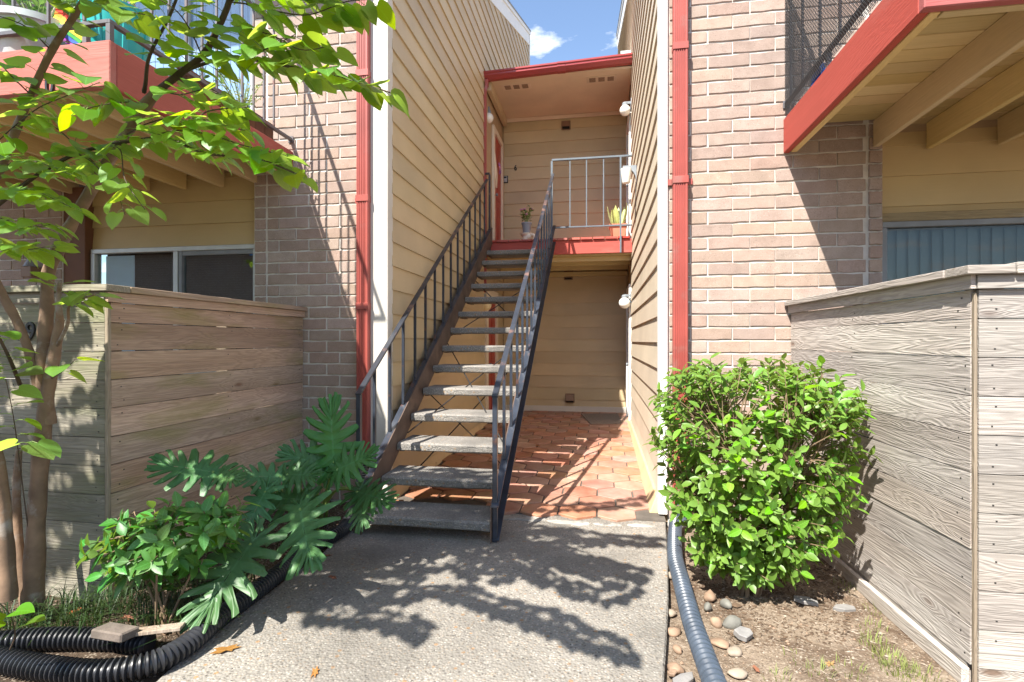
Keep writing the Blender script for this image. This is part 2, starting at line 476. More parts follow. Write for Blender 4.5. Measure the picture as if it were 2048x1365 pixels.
M['red'] = wood_mat('red_painted_timber_y', (0.38, 0.082, 0.066), (0.42, 0.092, 0.075), (0.46, 0.104, 0.085), 'y', (0.40, 0.15, 0.125), 0.66, knots=False, rough=0.6)
M['red_x'] = wood_mat('red_painted_timber_x', (0.39, 0.09, 0.075), (0.43, 0.10, 0.085), (0.47, 0.112, 0.095), 'x', (0.42, 0.165, 0.14), 0.66, knots=False, rough=0.6)
M['red_metal'] = plain('red_painted_metal', (0.335, 0.072, 0.056), 0.45, var=0.16, nscale=2.5, spec=0.5, dirt=((0.30, 0.115, 0.095), 3.5, 0.56))
M['red_dark'] = plain('dark_red_gutter', (0.30, 0.03, 0.028), 0.28, var=0.08, nscale=4, spec=0.7)
M['red_door'] = plain('red_door_paint', (0.36, 0.04, 0.025), 0.4, var=0.06)
M['brick'] = brick_mat('tan_pink_brick', (0.395, 0.30, 0.248), (0.315, 0.236, 0.192))
M['mortar'] = plain('grey_mortar', (0.62, 0.585, 0.53), 0.95, var=0.15, nscale=14, bumps=0.6, bscale=90)
M['steel'] = plain('worn_dark_blue_steel', (0.03, 0.037, 0.052), 0.32, var=0.3, nscale=9, spec=0.6, dirt=((0.12, 0.055, 0.035), 7, 0.6))
M['rust'] = plain('rusty_brown_steel', (0.10, 0.066, 0.05), 0.6, var=0.35, nscale=7, bumps=0.2, bscale=40, dirt=((0.16, 0.10, 0.07), 4, 0.55))
M['rail'] = plain('worn_black_handrail', (0.028, 0.032, 0.042), 0.35, var=0.3, nscale=9, spec=0.6, dirt=((0.17, 0.10, 0.08), 8, 0.54))
M['grey_rail'] = plain('grey_blue_painted_rail', (0.12, 0.145, 0.17), 0.4, var=0.12, nscale=8)
M['dark_rail'] = plain('dark_grey_balcony_rail', (0.13, 0.12, 0.125), 0.45, var=0.25, nscale=8, dirt=((0.16, 0.07, 0.05), 8, 0.56))
M['tread'] = aggregate_mat('grimy_aggregate_tread', (0.24, 0.225, 0.205), [(0.10, 0.095, 0.09), (0.34, 0.30, 0.255), (0.46, 0.43, 0.385), (0.17, 0.158, 0.145), (0.35, 0.32, 0.28)], 90, 0.85)
M['path'] = aggregate_mat('exposed_aggregate_concrete', (0.245, 0.226, 0.197), [(0.075, 0.07, 0.064), (0.32, 0.255, 0.19), (0.46, 0.43, 0.38), (0.13, 0.12, 0.106), (0.35, 0.315, 0.27), (0.21, 0.192, 0.168)], 78, 0.68)
M['patch'] = plain('pale_concrete_patch', (0.33, 0.31, 0.275), 0.9, var=0.3, nscale=9, bumps=0.6, bscale=50, dirt=((0.12, 0.11, 0.10), 6, 0.52))
M['grout'] = plain('dark_tile_grout', (0.10, 0.085, 0.07), 0.95, var=0.3, nscale=9, bumps=0.4)
M['tile'] = tile_mat('terracotta_tile')
M['curb'] = plain('tan_painted_curb', (0.56, 0.41, 0.24), 0.7, var=0.08, nscale=5, bumps=0.2)
M['fence_side_l'] = wood_mat('brown_cedar_y', (0.38, 0.265, 0.19), (0.50, 0.365, 0.27), (0.58, 0.44, 0.335), 'y', (0.27, 0.24, 0.09), 0.62)
M['fence_front_l'] = wood_mat('greenish_cedar_x', (0.22, 0.20, 0.155), (0.31, 0.28, 0.22), (0.37, 0.34, 0.275), 'x', (0.15, 0.16, 0.085), 0.60)
M['fence_side_r'] = wood_mat('silver_grey_cedar_y', (0.32, 0.275, 0.24), (0.45, 0.40, 0.355), (0.56, 0.515, 0.465), 'y')
M['fence_front_r'] = wood_mat('silver_grey_cedar_x', (0.27, 0.24, 0.21), (0.37, 0.335, 0.295), (0.45, 0.415, 0.375), 'x')
M['fence_post'] = wood_mat('weathered_post', (0.26, 0.2, 0.14), (0.34, 0.27, 0.2), (0.42, 0.35, 0.27), 'z')
M['nail'] = plain('dark_nail', (0.03, 0.028, 0.026), 0.6)
M['soil'] = soil_mat('garden_soil')
M['black_pipe'] = plain('black_corrugated_plastic', (0.022, 0.023, 0.027), 0.38, var=0.3, nscale=12, spec=0.5, dirt=((0.09, 0.075, 0.06), 9, 0.62))
M['blue_pipe'] = plain('slate_grey_corrugated_plastic', (0.055, 0.07, 0.092), 0.3, var=0.2, nscale=12, spec=0.5, dirt=((0.11, 0.10, 0.09), 10, 0.64))
M['globe'] = plain('white_opal_glass', (0.82, 0.80, 0.74), 0.25, var=0.03)
M['globe_warm'] = plain('bounce_tinted_opal_glass', (0.78, 0.66, 0.40), 0.3, var=0.05)  # warm bounced light on the globe is mixed into its colour
M['lamp_metal'] = plain('grey_lamp_metal', (0.22, 0.245, 0.27), 0.4, var=0.1)
M['black'] = plain('matt_black', (0.02, 0.02, 0.022), 0.45, var=0.2)
M['vent'] = plain('brown_vent_plastic', (0.23, 0.14, 0.09), 0.6, var=0.15)
M['slot'] = plain('dark_opening', (0.02, 0.017, 0.014), 0.9)
M['glass'] = glass_mat('window_glass', refl=2.4)
M['glass_dim'] = glass_mat('dim_window_glass', refl=0.7)
M['alu'] = plain('aluminium_window_frame', (0.52, 0.53, 0.52), 0.4, metal=0.3, var=0.1)
M['alu_dark'] = plain('dull_window_frame', (0.22, 0.23, 0.24), 0.5, metal=0.2, var=0.15)
M['room'] = plain('dim_room', (0.14, 0.12, 0.10), 0.9)
M['blind_dark'] = plain('slate_blind_slat', (0.085, 0.11, 0.13), 0.6, var=0.2, nscale=2)
M['blind_sky'] = plain('sky_tinted_blind_slat', (0.40, 0.50, 0.74), 0.6, var=0.06, nscale=2)  # blue sky mirrored in the door glass is painted onto the slats
M['pane_reflection'] = plain('pale_blue_pane_reflection', (0.66, 0.75, 0.90), 0.7, var=0.05)  # colour of the bright reflection in the left window pane
M['teal'] = plain('teal_plastic', (0.03, 0.42, 0.40), 0.35, var=0.06)
M['grey_plastic'] = plain('pale_grey_plastic', (0.50, 0.54, 0.55), 0.4, var=0.06)
M['terracotta'] = plain('terracotta_pot', (0.52, 0.20, 0.12), 0.7, var=0.12)
M['box_wood'] = wood_mat('brown_planter_wood', (0.14, 0.06, 0.035), (0.2, 0.09, 0.05), (0.26, 0.13, 0.08), 'z', knots=False)
M['pot_grey'] = plain('grey_blue_pot', (0.27, 0.30, 0.36), 0.5)
M['ceramic'] = plain('white_ceramic', (0.80, 0.76, 0.66), 0.3, var=0.06)
M['mat'] = plain('grey_brown_doormat', (0.20, 0.155, 0.125), 1.0, var=0.2, nscale=30, bumps=0.8, bscale=200)
M['bark'] = plain('smooth_tan_bark', (0.21, 0.135, 0.085), 0.8, var=0.35, nscale=8, bumps=0.5, bscale=35, dirt=((0.30, 0.26, 0.22), 6, 0.55))
M['twig'] = plain('dark_twig_bark', (0.075, 0.05, 0.032), 0.8, var=0.3, nscale=12)
M['stem'] = plain('brown_shrub_stem', (0.20, 0.135, 0.08), 0.8, var=0.3, nscale=10)
M['petiole'] = plain('green_petiole', (0.20, 0.30, 0.07), 0.5, var=0.2)
M['leaf_tree'] = leaf_mat('redbud_leaf', (0.085, 0.225, 0.024), (0.15, 0.27, 0.045), (0.60, 0.80, 0.06), 0.42, 0.5)
M['leaf_bush'] = leaf_mat('glossy_shrub_leaf', (0.115, 0.28, 0.03), (0.19, 0.33, 0.07), (0.42, 0.64, 0.06), 0.4, 0.30, 0.35)
M['leaf_low'] = leaf_mat('low_shrub_leaf', (0.05, 0.17, 0.035), (0.10, 0.22, 0.07), (0.38, 0.56, 0.06), 0.4, 0.28, 0.35)
M['leaf_phil'] = leaf_mat('split_leaf_foliage', (0.03, 0.115, 0.03), (0.06, 0.16, 0.055), (0.2, 0.42, 0.06), 0.42, 0.2, 0.35)
M['leaf_pot'] = leaf_mat('potted_plant_leaf', (0.09, 0.22, 0.05), (0.15, 0.26, 0.08), (0.35, 0.5, 0.1), 0.5, 0.3)
M['leaf_pale'] = leaf_mat('variegated_pale_leaf', (0.45, 0.52, 0.22), (0.45, 0.50, 0.25), (0.5, 0.6, 0.2), 0.45, 0.25)
M['grass'] = leaf_mat('dark_grass_blade', (0.03, 0.065, 0.018), (0.04, 0.08, 0.025), (0.14, 0.2, 0.04), 0.45, 0.2)
M['grass_dry'] = leaf_mat('sparse_lawn_blade', (0.16, 0.22, 0.05), (0.2, 0.24, 0.08), (0.35, 0.4, 0.1), 0.6, 0.25)
M['dead_leaf'] = leaf_mat('dry_fallen_leaf', (0.24, 0.105, 0.035), (0.24, 0.13, 0.06), (0.3, 0.15, 0.04), 0.75, 0.12)
M['mulch'] = plain('dark_mulch_chip', (0.10, 0.065, 0.04), 1.0, var=0.5, nscale=20)
M['stone_a'] = plain('tan_river_stone', (0.27, 0.18, 0.12), 0.75, var=0.3, nscale=14, bumps=0.2)
M['stone_b'] = plain('grey_river_stone', (0.155, 0.15, 0.13), 0.75, var=0.3, nscale=14, bumps=0.2)
M['stone_c'] = plain('pale_river_stone', (0.29, 0.235, 0.18), 0.75, var=0.25, nscale=14, bumps=0.2)
M['slate'] = plain('broken_slate', (0.22, 0.21, 0.20), 0.75, var=0.25, nscale=12, bumps=0.4)
M['block'] = plain('weathered_block', (0.15, 0.12, 0.10), 0.95, var=0.3, nscale=15, bumps=0.6, dirt=((0.12, 0.1, 0.08), 5, 0.5))
M['wire'] = plain('dull_wire', (0.05, 0.05, 0.05), 0.6)
M['blue'] = plain('blue_hose_plastic', (0.02, 0.13, 0.42), 0.4)
M['purple'] = plain('purple_petal', (0.36, 0.14, 0.42), 0.6)
M['pink'] = plain('pink_petal', (0.55, 0.25, 0.38), 0.6)
M['cloth'] = plain('cream_cloth', (0.72, 0.64, 0.50), 0.9)
M['lockbox'] = plain('grey_lockbox_metal', (0.42, 0.42, 0.42), 0.4, metal=0.3)
M['roofing'] = plain('brown_shingle', (0.14, 0.10, 0.08), 0.95, var=0.3, nscale=20, bumps=0.5)
M['storm_door'] = plain('dark_blue_door', (0.06, 0.09, 0.14), 0.35, var=0.1)
M['rustbrown'] = plain('brown_painted_post', (0.16, 0.07, 0.035), 0.7)
for nm, c in (('f_red', (0.7, 0.05, 0.03)), ('f_orange', (0.85, 0.25, 0.03)), ('f_yellow', (0.85, 0.65, 0.05)), ('f_green', (0.06, 0.35, 0.08)), ('f_blue', (0.05, 0.13, 0.5)), ('f_purple', (0.35, 0.06, 0.40))):
    M[nm] = plain(nm + '_cloth', c, 0.9, var=0.05)

rnd = random.Random(7)

# ------------------------------------------------------------------ ground, path, tile floor
YW = 4.40            # front face of both brick walls
XL, XR = -1.87, 0.48  # siding faces of the breezeway
YB = 9.90            # back wall

def ground_h(x, y):
    n = mnoise.noise(Vector((x * 2.1, y * 2.1, 0.3))) * 0.018 + mnoise.noise(Vector((x * 7, y * 7, 1.3))) * 0.008
    z = -0.05 + n
    if x < -1.6:
        z += min(0.045, (-1.6 - x) * 0.12)
    if x > 0.55 and y < 4.3:
        z += min(0.03, (x - 0.55) * 0.04)
    if y > 4.32 and -3.3 < x < 2.2: z = -0.12
    return z
xs = [-900, -300, -120, -60, -30, -16, -10, -7.5] + [-6 + 0.12 * i for i in range(84)] + [4.4, 5.5, 7.5, 10, 16, 30, 60, 120, 300, 900]
ys = [-900, -300, -120, -60, -30, -16, -8, -4, -2, -1, -0.4] + [0.06 * i for i in range(76)] + [5, 6, 8, 10, 13, 18, 30, 60, 120, 300, 900]
gm = MB()
gv = [(x, y, ground_h(x, y) if -6.5 < x < 5 and -2 < y < 5 else (-0.12 if -6.5 < x < 5 else -0.06)) for y in ys for x in xs]
nx = len(xs)
gm.add(gv, [(j * nx + i, j * nx + i + 1, (j + 1) * nx + i + 1, (j + 1) * nx + i) for j in range(len(ys) - 1) for i in range(nx - 1)])
tag(gm.build('ground', M['soil'], smooth=True), 'sandy garden soil around the path and fences', 'ground', kind='structure')

path_right = [(0.50, 4.30), (0.436, 3.62), (0.363, 2.99), (0.305, 2.585), (0.255, 2.26), (0.16, 1.6), (0.05, 0.6), (0.0, -1.5)]
path_left = [(-1.95, 4.30), (-1.90, 3.75)] + [tuple(at_z(px, py)[:2]) for px, py in ((640, 1110), (560, 1168), (480, 1228), (400, 1290), (330, 1345))] + [(-1.72, 1.2), (-1.5, 0.2), (-1.3, -1.5)]
def inter(pl, t):
    k = t * (len(pl) - 1); i = min(int(k), len(pl) - 2); f = k - i
    return (pl[i][0] * (1 - f) + pl[i + 1][0] * f, pl[i][1] * (1 - f) + pl[i + 1][1] * f)
outline = [(x, y) for x, y in path_right] + [(x, y) for x, y in reversed(path_left)]
pm = MB(); pm.prism([(x, y, -0.14) for x, y in outline], (0, 0, 0.14))
tag(pm.build('concrete_path', M['path'], bevel=0.008), 'exposed aggregate concrete path leading to the stairs', 'path', kind='structure')

def floor_z(y): return 0.012 + (y - 4.3) * 0.0152
tf = MB()
tf.hexa([(XL - 0.1, 4.26, -0.1), (0.50, 4.26, -0.1), (0.50, YB + 0.1, -0.1), (XL - 0.1, YB + 0.1, -0.1),
         (XL - 0.1, 4.26, floor_z(4.26) - 0.006), (0.50, 4.26, floor_z(4.26) - 0.006), (0.50, YB + 0.1, floor_z(YB + .1) - 0.006), (XL - 0.1, YB + 0.1, floor_z(YB + .1) - 0.006)])
tile_floor = tag(tf.build('tile_floor', M['grout']), 'terracotta hexagonal tile floor of the breezeway', 'floor', kind='structure')
HW = 0.315
hr = HW / math.sqrt(3)
def hex_mesh(seed):
    rr = random.Random(seed); b = MB(); g = 0.007
    out = []
    for k in range(6):
        a = R(30 + 60 * k); r = hr - g + rr.uniform(-0.003, 0.002)
        out.append((r * math.cos(a), r * math.sin(a)))
    vs = [(x, y, -0.03) for x, y in out] + [(x, y, 0.002) for x, y in out] + [(x * 0.97, y * 0.97, 0.006) for x, y in out]
    fs = [tuple(range(12, 18))]
    for k in range(6):
        j = (k + 1) % 6
        fs += [(k, j, 6 + j, 6 + k), (6 + k, 6 + j, 12 + j, 12 + k)]
    b.add(vs, fs)
    return b
hex_meshes = [hex_mesh(s).mesh('tile', M['tile']) for s in range(5)]
row = 0
y = 4.36
tile_rows = []
while y < YB:
    x = XL + 0.10 + (HW / 2 if row % 2 else 0)
    while x < 0.30 + HW / 2:
        if x - HW / 2 < 0.36 and not (y < 4.40 and x < -0.85):
            if XL + 0.05 < x and not (y < 4.5 and x + HW / 2 > 0.46):
                o = link('tile', hex_meshes[rnd.randrange(5)], tile_floor, Matrix.Translation((x, y, floor_z(y) + rnd.uniform(-0.002, 0.002))) @ Matrix.Rotation(rnd.uniform(-.012, .012), 4, 'X') @ Matrix.Rotation(R(60) * rnd.randrange(6), 4, 'Z'))
        x += HW
    y += hr * 1.5; row += 1
# broken edge of the tiles: pale patched concrete pieces
for px, py, rx, ry in ((1060, 1034, .16, .05), (1125, 1040, .14, .045), (1160, 1044, .09, .04), (1215, 1045, .13, .03), (1280, 1047, .12, .035), (1015, 1032, .1, .05)):
    c = at_z(px, py, 0.02); b = MB(); n = 9; rr = random.Random(px)
    o1 = [(c.x + rx * math.cos(2 * math.pi * k / n) * rr.uniform(.75, 1.1), c.y + ry * math.sin(2 * math.pi * k / n) * rr.uniform(.7, 1.15)) for k in range(n)]
    b.prism([(x, y, -0.02) for x, y in o1], (0, 0, 0.024 + rr.uniform(0, .01)))
    b.build('concrete_patch', M['patch'], tile_floor, bevel=0.008)
for side, x0, x1, y1 in ((1, 0.385, XR + 0.02, 9.0), (-1, XL - 0.02, XL + 0.07, 8.3)):
    b = MB()
    zt = 0.15
    a, c_ = (x0, x1) if side > 0 else (x1, x0)
    b.hexa([(min(x0, x1), 4.44, 0.0), (max(x0, x1), 4.44, 0.0), (max(x0, x1), y1, 0.0), (min(x0, x1), y1, 0.0),
            (x0 + (0.06 if side > 0 else 0), 4.46, zt), (x1 - (0.05 if side < 0 else 0), 4.46, zt), (x1 - (0.05 if side < 0 else 0), y1, zt), (x0 + (0.06 if side > 0 else 0), y1, zt)])
    tag(b.build('kerb', M['curb'], bevel=0.01), 'tan painted kerb along the foot of the %s breezeway wall' % ('right' if side > 0 else 'left'), 'kerb', kind='structure')

# ------------------------------------------------------------------ the two apartment buildings
def brick_mesh(seed, ln, ht):
    rr = random.Random(seed); b = MB(); hx, hz = ln / 2 - 0.0062, ht / 2 - 0.0065
    per = []
    xsn = [-1, -0.45, 0.1, 0.55, 1]
    for x in xsn: per.append((x * hx, -hz))
    for x in reversed(xsn): per.append((x * hx, hz))
    per = [(x + rr.uniform(-.002, .002), z + rr.uniform(-.0035, .0035)) for x, z in per]
    n = len(per)
    vs = [(x, 0.02, z) for x, z in per] + [(x, 0.003, z) for x, z in per] + [(x * (1 - .004 / hx), 0.0 + rr.uniform(-.0008, .0008), z * (1 - .0045 / hz)) for x, z in per]
    fs = [tuple(range(2 * n, 3 * n))]
    for k in range(n):
        j = (k + 1) % n
        fs += [(k, j, n + j, n + k), (n + k, n + j, 2 * n + j, 2 * n + k)]
    b.add(vs, fs)
    me = b.mesh('brick', M['brick'])
    return me
brick_cache = {}
def put_brick(wall, x0, x1, z0, ht, y):
    ln = round(x1 - x0, 2)
    if ln < 0.03: return
    key = (ln, round(ht, 3), rnd.randrange(5))
    if key not in brick_cache: brick_cache[key] = brick_mesh(hash(key) & 0xffff, ln, ht)
    link('brick', brick_cache[key], wall, Matrix.Translation(((x0 + x1) / 2, y + rnd.uniform(-.0015, .0015), z0 + ht / 2)))
def brick_field(wall, x0, x1, zref, ht, jA, jB, pitch, zlo, zhi, y):
    n0 = math.floor((zlo - zref) / ht)
    z = zref + n0 * ht; n = n0
    while z < zhi:
        j = jA if n % 2 == 0 else jB
        k = math.floor((x0 - j) / pitch)
        a = j + k * pitch
        while a < x1:
            b0, b1 = max(a, x0), min(a + pitch, x1)
            put_brick(wall, b0, b1, z, ht, y)
            a += pitch
        z += ht; n += 1

def roof_z(y): return 5.75 + 0.40 * (y - 4.4)
STEP = 0.2170

def lap_boards_y(parent, X, face, y_front, y_end_low, z_split, y_end_high, zref, zlo, zhi, mat):
    """horizontal lap boards on a wall in plane x = X; face +1 looks to +x"""
    n = math.floor((zlo - zref) / STEP); z = zref + n * STEP
    while z < zhi:
        za, zb = max(z, zlo), z + STEP + 0.02
        ye = y_end_low if z + STEP / 2 < z_split else y_end_high
        def ys_(zz): return max(y_front, 4.4 + (zz - 5.62) / 0.40)
        y0a, y0b = ys_(za), ys_(zb)
        if y0b < ye:
            t = 0.022
            f = face
            b = MB()
            p = [(X, y0a, za), (X + f * t, y0a, za), (X + f * t, ye, za), (X, ye, za),
                 (X, y0b, zb), (X + f * 0.004, y0b, zb), (X + f * 0.004, ye, zb), (X, ye, zb)]
            if f < 0: p = [p[1], p[0], p[3], p[2], p[5], p[4], p[7], p[6]]
            b.hexa(p)
            b.build('siding_board', mat, parent)
        z += STEP
def lap_boards_x(parent, Y, x0, x1, zref, step, zlo, zhi, mat, name='siding_board'):
    n = math.floor((zlo - zref) / step); z = zref + n * step
    while z < zhi:
        za, zb = max(z, zlo), min(z + step + 0.02, zhi + 0.015)
        if zb - za > 0.03:
            b = MB()
            b.hexa([(x0, Y - 0.022, za), (x1, Y - 0.022, za), (x1, Y, za), (x0, Y, za), (x0, Y - 0.004, zb), (x1, Y - 0.004, zb), (x1, Y, zb), (x0, Y, zb)])
            b.build(name, mat, parent)
        z += step

YR = 4.52   # recessed window wall under each balcony
# ---- left building
LB = thing('apartment_building', (-4.5, 4.4, 0), 'tan and brick apartment building on the left, its siding wall in shade', 'building')
wall = MB().box(-3.18, -2.02, YW + 0.009, YW + 0.25, -0.1, 5.6).build('brick_wall', M['mortar'], LB)
brick_field(wall, -3.045, -2.02, 2.14, 0.1028, -2.754, -2.929, 0.3015, 0.0, 5.55, YW)
z = 2.14 - 0.1028 * 20
while z < 5.5:
    put_brick(wall, -3.178, -3.055, z, 0.1028, YW); z += 0.1028
MB().box(-11, -7.2, YW + 0.003, YW + 0.2, -0.1, 5.6).box(-7.2, -5.06, YW + 0.003, YW + 0.2, 3.01, 5.6).build('brick_wall', brick_tex('far_brick_facing'), LB)
w2 = MB().box(-7.2, -5.30, YW + 0.009, YW + 0.2, -0.1, 3.0).build('brick_wall', M['mortar'], LB)
brick_field(w2, -7.0, -5.30, 2.14, 0.1028, -5.6, -5.75, 0.3015, 1.3, 2.95, YW)
MB().box(-5.30, -5.05, YW + 0.02, YW + 0.2, -0.1, 2.95).build('brown_post', M['rustbrown'], LB, bevel=0.004)
# recessed wall with lap boards over the window
rw = MB().box(-5.06, -3.18, YR + 0.001, YR + 0.15, 2.34, 5.6).build('recessed_wall', M['wall_tan'], LB)
lap_boards_x(rw, YR, -5.06, -3.175, 2.34, 0.215, 2.34, 3.02, M['siding_under'])
def window(parent, x0, x1, z0, z1, y, splits, fm, name='window', gm='glass'):
    """frame with panes; splits = x of the mullions"""
    f = MB(); w = 0.045
    f.box(x0, x1, y - 0.03, y + 0.05, z1 - w, z1).box(x0, x1, y - 0.03, y + 0.05, z0, z0 + w)
    f.box(x0, x0 + w, y - 0.031, y + 0.05, z0 + w, z1 - w).box(x1 - w, x1, y - 0.031, y + 0.05, z0 + w, z1 - w)
    for s in splits: f.box(s - 0.025, s + 0.025, y - 0.028, y + 0.05, z0 + w, z1 - w)
    o = f.build(name, fm, parent, bevel=0.004)
    e = [x0 + w] + sum([[s - 0.025, s + 0.025] for s in splits], []) + [x1 - w]
    for a, b_ in zip(e[::2], e[1::2]):
        MB().box(a, b_, y + 0.005, y + 0.011, z0 + w, z1 - w).build('pane', M[gm], o)
    return o
wl_ = window(LB, -5.03, -3.19, 1.10, 2.335, YR - 0.03, [-4.07], M['alu'])
MB().box(-4.035, -4.00, YR - 0.055, YR + 0.0, 1.15, 2.29).box(-4.0, -3.24, YR - 0.05, YR, 2.245, 2.288).build('sash', M['alu_dark'], wl_, bevel=0.003)
MB().box(-4.90, -4.57, YR - 0.012, YR - 0.008, 1.15, 2.27).build('shade', M['pane_reflection'], wl_)  # added card behind the pane, carries the painted reflection
stk = at_y(503, 505, YR - 0.04)
MB().box(stk.x - 0.03, stk.x + 0.03, YR - 0.0275, YR - 0.0255, stk.z - 0.03, stk.z + 0.03, 0).box(stk.x - 0.03, stk.x + 0.03, YR - 0.029, YR - 0.0272, stk.z + 0.0, stk.z + 0.02, 1).build('sticker', [M['blue'], M['f_red']], wl_)
rm = MB().box(-5.04, -3.19, YR + 0.9, YR + 1.0, 0.8, 2.5).box(-5.06, -5.0, YR + 0.15, YR + 1.0, 0.8, 2.5).box(-3.24, -3.18, YR + 0.15, YR + 1.0, 0.8, 2.5).box(-5.04, -3.19, YR + 0.15, YR + 1, 2.5, 2.55).box(-5.04, -3.19, YR + 0.15, YR + 1, 0.75, 0.8)
rm.build('room_interior', M['room'], LB)
# upper sliding door on the balcony
ud = window(LB, -5.0, -3.22, 3.16, 5.2, YR - 0.03, [-3.95], M['alu'], 'sliding_door')
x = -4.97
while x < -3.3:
    MB().box(x, x + 0.085, YR - 0.016, YR - 0.010, 3.2, 5.15).build('blind_slat', M['blind_sky'], ud); x += 0.092
# siding wall of the breezeway
sw = MB()
sw.prism([(XL - 0.002, 4.42, -0.05), (XL - 0.002, 13.5, -0.05), (XL - 0.002, 13.5, roof_z(13.5) - 0.02), (XL - 0.002, 4.42, roof_z(4.42) - 0.02)], (-0.15, 0, 0))
swl = sw.build('siding_wall', M['wall_tan'], LB)
lap_boards_y(swl, XL, 1, 4.47, 8.30, 5.75, 13.48, 3.184 - 14 * STEP, 0.10, 9.4, M['siding_y'])
MB().box(-2.02, -1.855, 4.372, 4.49, 0.0, 5.6).build('corner_trim', M['trim'], LB, bevel=0.005)
def rake(parent, X, f, yend):
    b = MB()
    for (h0, h1, t, mi) in ((-0.30, -0.03, 0.032, 0), (-0.03, 0.05, 0.055, 0), (0.05, 0.075, 0.07, 1)):
        xa, xb = sorted((X, X + f * t))
        b.hexa([(xa, 4.25, roof_z(4.25) + h0), (xb, 4.25, roof_z(4.25) + h0), (xb, yend, roof_z(yend) + h0), (xa, yend, roof_z(yend) + h0),
                (xa, 4.25, roof_z(4.25) + h1), (xb, 4.25, roof_z(4.25) + h1), (xb, yend, roof_z(yend) + h1), (xa, yend, roof_z(yend) + h1)], mi)
    b.build('rake_trim', [M['white'], M['alu_dark']], parent)
rake(LB, XL, 1, 13.55)
MB().box(XL - 0.02, XL + 0.035, 13.44, 13.56, 5.7, roof_z(13.5)).build('corner_trim', M['trim'], LB)
b = MB(); b.hexa([(-7.5, 4.2, roof_z(4.2) - .05), (XL - .01, 4.2, roof_z(4.2) - .05), (XL - .01, 13.5, roof_z(13.5) - .05), (-7.5, 13.5, roof_z(13.5) - .05),
                  (-7.5, 4.2, roof_z(4.2) + .06), (XL - .01, 4.2, roof_z(4.2) + .06), (XL - .01, 13.5, roof_z(13.5) + .06), (-7.5, 13.5, roof_z(13.5) + .06)])
b.hexa([(-7.5, 3.70, roof_z(3.70) - .08), (-1.72, 3.70, roof_z(3.70) - .08), (-1.72, 4.19, roof_z(4.19) - .08), (-7.5, 4.19, roof_z(4.19) - .08), (-7.5, 3.70, roof_z(3.70) + .05), (-1.72, 3.70, roof_z(3.70) + .05), (-1.72, 4.19, roof_z(4.19) + .05), (-7.5, 4.19, roof_z(4.19) + .05)])
b.build('roof', M['roofing'], LB)

def side_door(parent, X, f, y0, y1, z0, z1, dm, tm, trim=0.12, lite=None):
    d = MB(); t = 0.012
    xa, xb = sorted((X + f * 0.0, X + f * t)); d.box(xa, xb, y0, y1, z0, z1)
    # raised panels
    for (a, c_) in ((0.08, 0.40), (0.46, 0.70), (0.76, 0.94)):
        for (p, q) in ((0.12, 0.45), (0.55, 0.88)):
            xa, xb = sorted((X + f * (t + .0005), X + f * (t + 0.008)))
            d.box(xa, xb, y0 + (y1 - y0) * p, y0 + (y1 - y0) * q, z0 + (z1 - z0) * a, z0 + (z1 - z0) * c_)
    o = d.build('door', dm, parent, bevel=0.003)
    fr = MB(); xa, xb = sorted((X, X + f * 0.045))
    fr.box(xa, xb, y0 - trim, y0, z0, z1 + trim).box(xa, xb, y1, y1 + trim, z0, z1 + trim).box(xa, xb, y0, y1, z1, z1 + trim)
    fr.build('door_frame', tm, o, bevel=0.004)
    k = MB(); k.lathe((X + f * t, y0 + 0.07, z0 + 0.95), [(0.0, 0.07), (0.022, 0.066), (0.028, 0.05), (0.02, 0.032), (0.01, 0.025), (0.01, 0.004), (0.03, 0.002), (0.03, 0)] if f > 0 else [(0.0, -0.07), (0.022, -0.066), (0.028, -0.05), (0.02, -0.032), (0.01, -0.025), (0.01, -0.004), (0.03, -0.002), (0.03, 0)], 12, axis='x')
    k.build('handle', M['lamp_metal'], o, smooth=True)
    return o
FZ = 3.04
side_door(LB, XL, 1, 8.98, 9.66, FZ, FZ + 2.02, M['red_door'], M['cream'], 0.1)
side_door(LB, XL, 1, 8.44, 9.12, floor_z(8.8), 2.15, M['red_door'], M['cream'], 0.13)
lap_boards_y(swl, XL, 1, 9.40, YB - 0.02, 6.0, 9.5, 3.184 - 14 * STEP, 0.15, 2.6, M['siding_y'])

# ---- right building
RB = thing('apartment_building', (2.5, 4.4, 0), 'tan and brick apartment building on the right with sunlit siding and brick', 'building')
wallr = MB().box(0.53, 2.105, YW + 0.009, YW + 0.25, -0.1, 5.6).build('brick_wall', M['mortar'], RB)
brick_field(wallr, 0.535, 1.992, 2.045, 0.1033, 1.025, 1.155, 0.3155, 0.0, 5.5, YW)
z = 2.045 - 0.1033 * 19
while z < 2.92:
    put_brick(wallr, 2.002, 2.104, z, 0.1033, YW - 0.012); z += 0.1033
z0_ = z
while z < 5.4:
    put_brick(wallr, 2.002, 2.104, z, 0.1033, YW); z += 0.1033
rwr = MB().box(2.105, 5.2, YR + 0.001, YR + 0.15, 2.36, 5.6).build('recessed_wall', M['wall_tan'], RB)
lap_boards_x(rwr, YR, 2.106, 5.0, 2.46, 0.235, 2.40, 3.02, M['siding_under'])
MB().box(2.106, 5.0, YR - 0.07, YR, 2.335, 2.40).build('window_head', wood_mat('peeling_head_board', (0.30, 0.23, 0.13), (0.4, 0.31, 0.18), (0.5, 0.43, 0.3), 'x', (0.55, 0.5, 0.4), 0.6), RB, bevel=0.004)
wr_ = window(RB, 2.115, 4.6, 1.10, 2.334, YR - 0.04, [3.3], M['alu_dark'], gm='glass_dim')
x = 2.17
